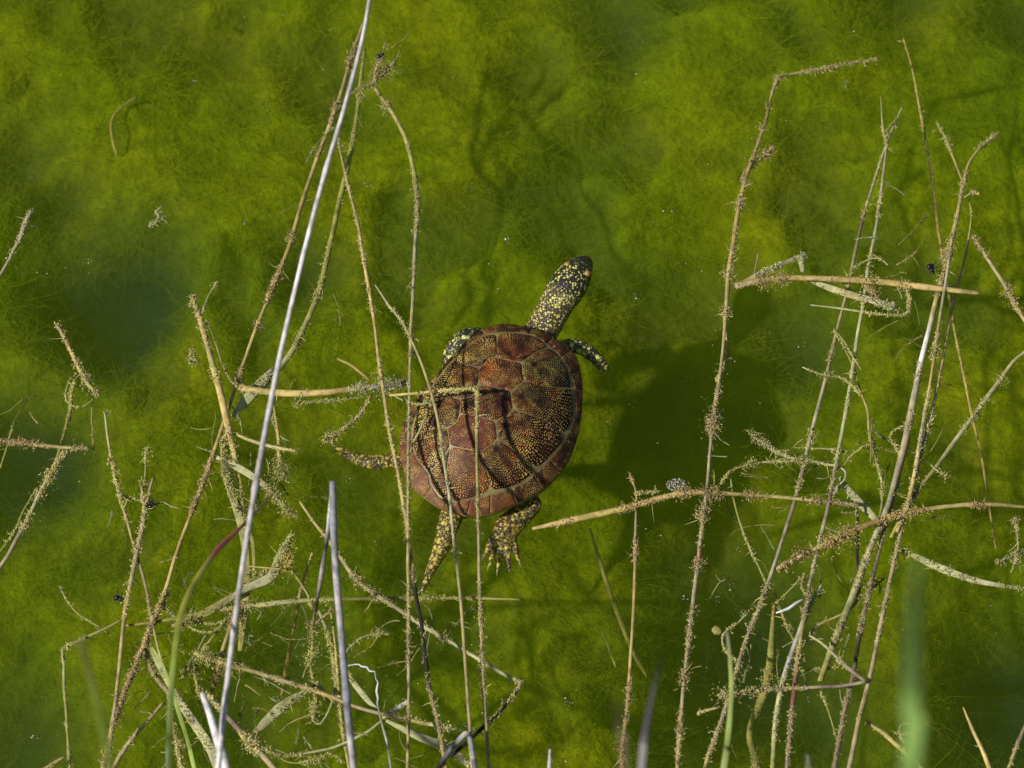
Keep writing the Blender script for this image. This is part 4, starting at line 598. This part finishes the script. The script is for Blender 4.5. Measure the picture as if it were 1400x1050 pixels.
# marginals: between the inner line and the rim
INNER = zc([(560, 121), (620, 121), (680, 131), (725, 152), (770, 190), (822, 235), (863, 300), (887, 370), (896, 440), (892, 520), (870, 582), (841, 642), (794, 703), (749, 752),
            (703, 798), (652, 836), (590, 866), (490, 893), (420, 918), (385, 922), (310, 934), (245, 905), (203, 842), (195, 790), (150, 743), (118, 662), (112, 625),
            (122, 560), (146, 493), (168, 455), (203, 393), (250, 330), (298, 265), (320, 245), (350, 213), (400, 168), (460, 135), (510, 126)])
IW = np.array([PD(x, y) for x, y in INNER])
def radial(arr, a):
    aa = np.arctan2(arr[:, 1]-TC[1], arr[:, 0]-TC[0]); rr = np.linalg.norm(arr-TC, axis=1); o_ = np.argsort(aa); aa, rr = aa[o_], rr[o_]
    aa = np.concatenate([aa-2*math.pi, aa, aa+2*math.pi]); return np.interp(a, aa, np.tile(rr, 3))
SEAMS = zc([(690, 108), (790, 150), (880, 212), (925, 310), (936, 400), (926, 500), (915, 570), (890, 672), (822, 792), (742, 884), (612, 948), (490, 992), (380, 1003), (272, 972),
            (180, 915), (98, 848), (66, 745), (57, 665), (80, 550), (140, 440), (205, 362), (255, 305), (305, 242), (375, 172), (450, 117), (580, 84)])
sa = np.array([math.atan2(*(P(x, y, ZR)[:2]-TC)[::-1]) for x, y in SEAMS]); sa = np.unwrap(sa); sa = np.append(sa, sa[0]-2*math.pi)
for i in range(len(sa)-1):
    a = np.linspace(sa[i], sa[i+1], 12); ca = np.stack([np.cos(a), np.sin(a)], -1)
    out = TC + ca*(radial(RIMW, a)*1.0)[:, None]; inn = TC + ca*np.minimum(radial(IW, a)+.0005, radial(RIMW, a)*.955)[:, None]
    g = [0, 0, 0, 0, 0, 0, 0, 0, .15, .3, .7, .7, .8, .8, .8, .8, .6, .4, .1, 0, 0, 0, 0, 0, 0, 0][i]
    scute(np.vstack([inn, out[::-1]]), .35*inn[8]+.65*out[9], .45 if g < .5 else .7, .78, g, .0002, True, True)

# body: one continuous skin grown round chains of balls, then fused
CH = []                                                # (px, py, z, radius px, vertical squash, region)
def chain(pts, squash, region): CH.append((pts, squash, region))
chain([(700, 520, -.030, 50), (735, 462, -.024, 26), (752, 432, -.020, 24.5), (763, 412, -.017, 24.5), (772, 398, -.015, 26.5), (781, 384, -.015, 26), (789, 372, -.016, 21), (795, 365, -.017, 16), (800, 360, -.019, 11)], .78, 0)
chain([(740, 500, -.032, 22), (768, 478, -.026, 13), (785, 473, -.024, 11), (800, 478, -.024, 10.5), (814, 489, -.025, 9), (824, 498, -.027, 7), (829, 504, -.029, 5)], .8, 1)
chain([(690, 490, -.034, 24), (662, 466, -.027, 17), (640, 464, -.024, 17), (625, 474, -.026, 15), (616, 488, -.030, 11), (612, 500, -.034, 9), (613, 512, -.038, 8)], .8, 1)
chain([(600, 640, -.030, 24), (560, 631, -.026, 14), (535, 630, -.024, 10.5), (508, 632, -.024, 11), (490, 627, -.026, 9), (475, 621, -.029, 7), (463, 616, -.032, 4.5)], .8, 2)
chain([(690, 670, -.028, 26), (722, 686, -.020, 16), (727, 692, -.020, 13), (716, 702, -.021, 15), (702, 713, -.022, 18), (692, 724, -.023, 19), (687, 734, -.025, 16)], .55, 2)
for tp in ([(675, 736), (667, 750), (663, 760)], [(680, 742), (673, 760), (670, 771)], [(687, 745), (683, 765), (681, 777)], [(694, 744), (695, 764), (696, 777)], [(701, 738), (706, 755), (709, 766)]):
    chain([(tp[0][0], tp[0][1], -.025, 6.5), (tp[1][0], tp[1][1], -.028, 4.0), (tp[2][0], tp[2][1], -.030, 2.8)], .75, 2)
for tp in ([(815, 488), (826, 503), (829, 508)], [(811, 490), (820, 503), (822, 507)]): chain([(tp[0][0], tp[0][1], -.026, 6), (tp[1][0], tp[1][1], -.029, 4), (tp[2][0], tp[2][1], -.030, 3)], .8, 1)
for tp in ([(480, 622), (464, 613), (458, 611)], [(480, 625), (466, 619), (459, 618)]): chain([(tp[0][0], tp[0][1], -.029, 5), (tp[1][0], tp[1][1], -.031, 3.4), (tp[2][0], tp[2][1], -.032, 2.6)], .8, 2)
chain([(630, 660, -.028, 24), (619, 700, -.021, 17), (612, 722, -.021, 15), (606, 742, -.022, 12.5), (597, 762, -.023, 9.5), (588, 782, -.024, 6.8), (581, 798, -.025, 4.6), (576, 809, -.026, 3)], .8, 3)
chain([(650, 680, -.026, 16), (636, 700, -.023, 10)], .8, 2)
chain([(672, 590, -.030, 80), (690, 560, -.030, 80), (660, 620, -.030, 78)], .18, 4)
def body():
    bm = bmesh.new(); SK = []
    ico = bmesh.new(); bmesh.ops.create_icosphere(ico, subdivisions=3, radius=1); iv = np.array([v.co[:] for v in ico.verts]); fi = [[v.index for v in f.verts] for f in ico.faces]; ico.free()
    Vs, Fs, n0 = [], [], 0
    for pts, sq, reg in CH:
        pp = np.array([[*P(a, b, c-(.010 if reg in (2, 3) else .004)), r*MPP] for a, b, c, r in pts])
        q = spline(pp, .0018) if len(pp) > 2 else np.linspace(pp[0], pp[1], 8)
        for x, y, z, r in q:
            Vs.append(iv*np.array([r, r, r*sq]) + [x, y, z]); Fs += [[k+n0 for k in f] for f in fi]; n0 += len(iv); SK.append((x, y, z, r, reg))
    V = np.vstack(Vs)-T0
    me = bpy.data.meshes.new('body'); me.vertices.add(len(V)); me.vertices.foreach_set('co', V.astype(np.float32).ravel())
    F = np.array(Fs, np.int32); me.loops.add(F.size); me.loops.foreach_set('vertex_index', F.ravel()); me.polygons.add(len(F)); me.polygons.foreach_set('loop_start', np.arange(0, F.size, 3, dtype=np.int32)); me.update(calc_edges=True)
    tmp = bpy.data.objects.new('body_source', me); COL.objects.link(tmp)
    rm = tmp.modifiers.new('r', 'REMESH'); rm.mode = 'VOXEL'; rm.voxel_size = .0007
    sm = tmp.modifiers.new('s', 'SMOOTH'); sm.iterations = 4; sm.factor = .5
    dg = bpy.context.evaluated_depsgraph_get(); me2 = bpy.data.meshes.new_from_object(tmp.evaluated_get(dg)); bpy.data.objects.remove(tmp)
    n = len(me2.vertices); co = np.zeros(n*3, np.float32); me2.vertices.foreach_get('co', co); co = co.reshape(-1, 3) + T0
    SKa = np.array(SK); best = np.full(n, 9e9); reg = np.zeros(n)
    for x, y, z, r, g in SKa:
        d = np.linalg.norm(co-[x, y, z], axis=1)-r; m = d < best; best[m] = d[m]; reg[m] = g
    hx = P(772, 398, -.016); nk = P(748, 436, -.02)
    ahead = np.clip(np.linalg.norm(co-P(739, 455, -.02), axis=1)/np.linalg.norm(P(800, 360, -.02)-P(739, 455, -.02)), 0, 1)
    K = np.zeros((n, 4), np.float32); K[:, 3] = 1
    K[:, 0] = np.where(reg == 0, ahead, 0); K[:, 1] = np.isin(reg, (1, 2)).astype(float); K[:, 2] = (reg >= 2).astype(float)
    at = me2.color_attributes.new('Region', 'FLOAT_COLOR', 'POINT'); at.data.foreach_set('color', K.ravel())
    me2.polygons.foreach_set('use_smooth', np.ones(len(me2.polygons), bool)); me2.name = 'body'; me2.materials.clear(); me2.materials.append(M_SKIN)
    o = bpy.data.objects.new('body', me2); COL.objects.link(o); o.parent = turtle; return o
def mat_skin():
    t = NT('turtle_skin'); at = t.n('ShaderNodeAttribute', attribute_name='Region'); sp = t.n('ShaderNodeSeparateColor'); t.l(at.outputs['Color'], sp.inputs[0]); hd, leg, rear = sp.outputs
    co = t.n('ShaderNodeTexCoord').outputs['Object']
    def spots(scale, thr, rnd=.8, sm=12, off=0.):
        v = t.n('ShaderNodeTexVoronoi'); v.inputs['Scale'].default_value = scale; v.inputs['Randomness'].default_value = rnd
        mpv = t.n('ShaderNodeMapping'); mpv.inputs['Location'].default_value = (off, off, off); t.l(co, mpv.inputs[0]); t.l(mpv.outputs[0], v.inputs['Vector'])
        sz = t.n('ShaderNodeSeparateColor'); t.l(v.outputs['Color'], sz.inputs[0])
        th = t.math('MULTIPLY', thr, t.math('MULTIPLY_ADD', sz.outputs[0], .75, .35)) if hasattr(thr, 'is_output') else t.math('MULTIPLY_ADD', sz.outputs[0], thr*.75, thr*.35)
        c = t.n('ShaderNodeClamp'); t.l(t.math('MULTIPLY', t.math('SUBTRACT', th, v.outputs['Distance']), sm), c.inputs[0]); return c.outputs[0]
    fine = spots(560, .54); mid = spots(450, .50, .8); big = spots(190, .42, .95, 10, .3)
    isneck = t.ramp(hd, [(.0, G3(1)), (.42, G3(1)), (.60, G3(0))])
    headm = t.mix(isneck, mid, fine)
    legm = t.mix(rear, t.math('MAXIMUM', big, t.math('MULTIPLY', fine, .7)), t.math('MAXIMUM', spots(350, .56, .9, 10, .7), t.math('MULTIPLY', fine, .5)))
    tailm = t.math('MAXIMUM', spots(330, .60, .9, 9, .1), t.math('MULTIPLY', fine, .6))
    anyhead = t.ramp(hd, [(.0, G3(0)), (.02, G3(1))])
    m = t.mix(anyhead, t.mix(leg, tailm, legm), headm)
    nz = t.noise(co, 150, 3)
    snout = t.ramp(hd, [(.90, G3(1)), (.985, G3(0))])
    m = t.mix(1.0, m, snout, 'MULTIPLY')
    spotc = t.mix(rear, t.mix(nz, (.64, .60, .10), (.82, .78, .26)), t.mix(t.ramp(nz, [(.35, G3(0)), (.6, G3(1))]), (.46, .26, .03), (.64, .54, .09)))
    base = t.mix(nz, (.012, .011, .014), (.045, .035, .032)); base = t.mix(t.math('MULTIPLY', t.math('MULTIPLY', isneck, anyhead), .7), base, (.10, .065, .035))
    base = t.mix(t.math('MULTIPLY', rear, .45), base, (.085, .055, .025))
    t.l(t.mix(m, base, spotc), t.b.inputs['Base Color']); t.b.inputs['Roughness'].default_value = .42; t.b.inputs['Specular IOR Level'].default_value = .4
    sc = t.n('ShaderNodeTexVoronoi', feature='DISTANCE_TO_EDGE'); sc.inputs['Scale'].default_value = 380; t.l(co, sc.inputs['Vector'])
    t.bump(t.math('ADD', t.math('MINIMUM', t.math('MULTIPLY', sc.outputs[0], 6), 1), t.math('MULTIPLY', m, .3)), .5, .0006); return t.m
M_SKIN = mat_skin(); BODY = body()
def plain(name, c, rough):
    t = NT(name); t.b.inputs['Base Color'].default_value = (*c, 1); t.b.inputs['Roughness'].default_value = rough; return t.m
M_CLAW, M_EYE, M_PUPIL = plain('claw_horn', (.30, .24, .15), .4), plain('eye_amber', (.36, .22, .07), .2), plain('eye_black', (.01, .01, .01), .1)
def claw(a, b, za, zb, w):
    dz_ = .004 if a[0] > 780 else .010; za -= dz_; zb -= dz_
    pa, pb = P(*a, za), P(*b, zb); mid = (pa+pb)/2 + np.array([0, 0, .0008]); path = spline([pa, mid, pb], .0006); m = len(path)
    V, F, K, uv = sweep(path, np.linspace(w*.5*MPP, .00012, m), .9, 7, np.zeros((m, 3))); mesh_obj('claw', V-T0, F, M_CLAW, parent=BODY)
for a, b in (((663, 758), (658, 768)), ((670, 769), (666, 781)), ((681, 775), (679, 788)), ((696, 775), (697, 787)), ((709, 764), (712, 776))): claw(a, b, -.030, -.0325, 4.2)
for a, b in (((829, 507), (832, 513)), ((822, 506), (822, 513))): claw(a, b, -.030, -.033, 3.6)
for a, b in (((459, 611), (452, 608)), ((460, 618), (453, 617))): claw(a, b, -.032, -.034, 3)
def eye(px, py, z, r):
    bm = bmesh.new(); bmesh.ops.create_uvsphere(bm, u_segments=16, v_segments=10, radius=r); me = bpy.data.meshes.new('eye'); bm.to_mesh(me); bm.free()
    me.polygons.foreach_set('use_smooth', np.ones(len(me.polygons), bool)); me.materials.append(M_EYE); o = bpy.data.objects.new('eye', me); COL.objects.link(o); o.parent = BODY; o.location = P(px, py, z)-T0
    return o
e1 = eye(803, 374, -.0125, .0026); e2 = eye(776, 362, -.0125, .0026)

# ------------------------------------------------------------------ insects, foam, specks
M_BUG = plain('insect_shell', (.012, .008, .016), .25)
def bug(label, px, py, z, r, seed):
    rg = np.random.default_rng(seed); c = P(px, py, z); root = empty('drowned_insect', c); tag(root, label, 'insect')
    def blob(name, off, rad, par):
        bm = bmesh.new(); bmesh.ops.create_icosphere(bm, subdivisions=3, radius=1)
        for v in bm.verts: v.co = Vector((v.co.x*rad[0], v.co.y*rad[1], v.co.z*rad[2]))*(1+rg.normal(0, .05)) + Vector(off)
        me = bpy.data.meshes.new(name); bm.to_mesh(me); bm.free(); me.polygons.foreach_set('use_smooth', np.ones(len(me.polygons), bool)); me.materials.append(M_BUG)
        o = bpy.data.objects.new(name, me); COL.objects.link(o); o.parent = par; return o
    a = rg.uniform(0, 6.28); d = np.array([math.cos(a), math.sin(a), 0])
    blob('abdomen', d*0, (r, r*.75, r*.6), root); blob('thorax', d*r*1.2, (r*.6, r*.6, r*.5), root); blob('head', d*r*1.9, (r*.42, r*.42, r*.4), root)
    s_ = np.array([-d[1], d[0], 0])
    for k in range(3):
        for sg in (-1, 1):
            p0 = d*r*(.5+.45*k); p1 = p0 + s_*sg*r*1.1 + d*r*(k-1)*.6 + np.array([0, 0, r*.4]); p2 = p1 + s_*sg*r*.8 + d*r*(k-1)*.8 - np.array([0, 0, r*.5])
            path = spline([p0, p1, p2], r*.3); V, F_, K, uv = sweep(path, np.full(len(path), r*.11), 1, 5, np.zeros((len(path), 3))); mesh_obj('leg', V, F_, M_BUG, parent=root)
bug('black drowned insect caught in the forked algae strand', 518, 77, .0, .0022, 3)
bug('black drowned insect resting against the upright stem bundle above the level straw', 1272, 364, .003, .0030, 5)
bug('dark drowned insect clinging to the forked brown stem', 206, 692, .002, .0021, 8)
bug('dark red-black drowned insect floating free beside the forked brown stem', 160, 817, .001, .0026, 4)
t_ = NT('foam_film'); co_ = t_.n('ShaderNodeTexCoord').outputs['Object']
t_.l(t_.ramp(t_.noise(co_, 700, 3), [(.42, (.06, .055, .03)), (.55, (.30, .28, .2)), (.7, (.75, .73, .65))]), t_.b.inputs['Base Color']); t_.b.inputs['Roughness'].default_value = .2
def foam():
    c = P(925, 663, .003); root = empty('foam_patch', c); tag(root, 'speckled white foam patch on the crusted straw', 'foam')
    V, F_, vi = [], [], 0
    bm = bmesh.new(); bmesh.ops.create_icosphere(bm, subdivisions=2, radius=1); iv = np.array([v.co[:] for v in bm.verts]); fi = [tuple(v.index for v in f.verts) for f in bm.faces]; bm.free()
    for k in range(170):
        a = RNG.uniform(0, 6.28); q = math.sqrt(RNG.random()); p = np.array([math.cos(a)*q*.0078, math.sin(a)*q*.0052, RNG.uniform(-.001, .002)*(1-q*q)]); r = RNG.uniform(.0003, .0009)
        V += list(iv*r+p); F_ += [tuple(i+vi for i in f) for f in fi]; vi += len(iv)
    o = mesh_obj('bubble_mass', V, F_, t_.m, parent=root); o['kind'] = 'stuff'
foam()
def pod():
    c = P(980, 862, -.004); V, F_, K = [], [], []
    bm = bmesh.new(); bmesh.ops.create_icosphere(bm, subdivisions=3, radius=.0038); 
    iv = np.array([v.co[:] for v in bm.verts]); fi = [tuple(v.index for v in f.verts) for f in bm.faces]; bm.free()
    iv = iv*(1+.35*(fbm(iv[:, 0]*700+5, iv[:, 1]*700+iv[:, 2]*500, 3, 3)-.5)*2.2)[:, None]*np.array([1, .9, .5])
    o = mesh_obj('seed_pod', iv, fi, M_FUZZ, cols=np.tile(np.array([.27, .25, .07]), (len(iv), 1))*RNG.uniform(.8, 1.2, (len(iv), 1))); o.location = c
    tag(o, 'round mossy seed pod floating beside the hooked green tendril', 'pod')
pod()
def specks():
    """dust, seed fluff and scraps floating on the surface: nobody could count them"""
    V, F_, K, vi = [], [], [], 0
    for k in range(900):
        x, y = RNG.uniform(-.6, .6), RNG.uniform(-.42, .5); z = RNG.choice([0, 0, -.02, -.05])*RNG.random(); m = 1 if RNG.random() < .8 else RNG.integers(3, 8)
        wv = RNG.random(); col = np.array([.75, .74, .66]) if wv < .3 else (np.array([.36, .33, .18]) if wv < .85 else np.array([.03, .025, .02]))
        for j in range(m):
            r = RNG.uniform(.0003, .0007)*(1 if m == 1 else 1.1); q = RNG.normal(0, 1, (4, 3)); q /= np.linalg.norm(q, axis=1)[:, None]
            c = np.array([x, y, z]) + (RNG.normal(0, .0018, 3)*[1, 1, .3] if m > 1 else 0)
            V += list(c+q*r*np.array([1.3, 1, .7])); F_ += [(vi, vi+1, vi+2), (vi, vi+2, vi+3), (vi, vi+3, vi+1), (vi+1, vi+3, vi+2)]; K += [col*RNG.uniform(.6, 1.2)]*4; vi += 4
    o = mesh_obj('floating_debris', V, F_, M_FUZZ, cols=np.array(K), smooth=False); o['kind'] = 'stuff'; o['label'] = 'tiny pale specks and scraps floating on the pond surface'; o['category'] = 'debris'
specks()

def wisps():
    """fine loose threads of weed drifting among the dead stems: nobody could count them"""
    Vs, Fs, Ks, o_ = [], [], [], 0
    zones = [(200, 470, 780, 1045, 60), (290, 420, 520, 760, 20), (960, 1210, 580, 1000, 40), (1180, 1300, 250, 720, 14), (500, 680, 840, 1040, 14), (150, 240, 620, 960, 8), (400, 600, 60, 560, 6), (1000, 1240, 330, 440, 6), (30, 140, 430, 700, 4)]
    for x0, x1, y0, y1, k in zones:
        for _ in range(k):
            px, py = RNG.uniform(x0, x1), RNG.uniform(y0, y1); a = RNG.uniform(0, 6.28); cur = RNG.normal(0, .09); pts = []; zz = -RNG.uniform(.002, .018)
            for j in range(RNG.integers(5, 14)):
                pts.append(P(px, py, zz)); st = RNG.uniform(3, 8); px += math.cos(a)*st; py += math.sin(a)*st; a += cur + RNG.normal(0, .12); zz -= RNG.uniform(-.001, .0016)
            path = spline(pts, .0016); r = np.linspace(1, .5, len(path))*RNG.uniform(.0003, .0008); col = C(['olive', 'pale', 'tan', 'olive', 'pale'][RNG.integers(5)])*RNG.uniform(.45, .85)
            V, F_, K, uv = sweep(path, r, .8, 5, np.tile(col, (len(path), 1))); Vs.append(V); Fs += [tuple(i+o_ for i in f) for f in F_]; Ks.append(K); o_ += len(V)
            if RNG.random() < .6:
                fv, ff, fk = fuzz_geo(path, r, RNG.uniform(.2, .8), col*1.05, .8)
                if len(fv): Vs.append(fv); Fs += [tuple(int(i)+o_ for i in f) for f in ff]; Ks.append(fk); o_ += len(fv)
    o = mesh_obj('weed_threads', np.vstack(Vs), Fs, M_FUZZ, cols=np.vstack(Ks)); o['kind'] = 'stuff'; o['label'] = 'fine loose weed threads drifting among the dead stems'; o['category'] = 'algae'
wisps()
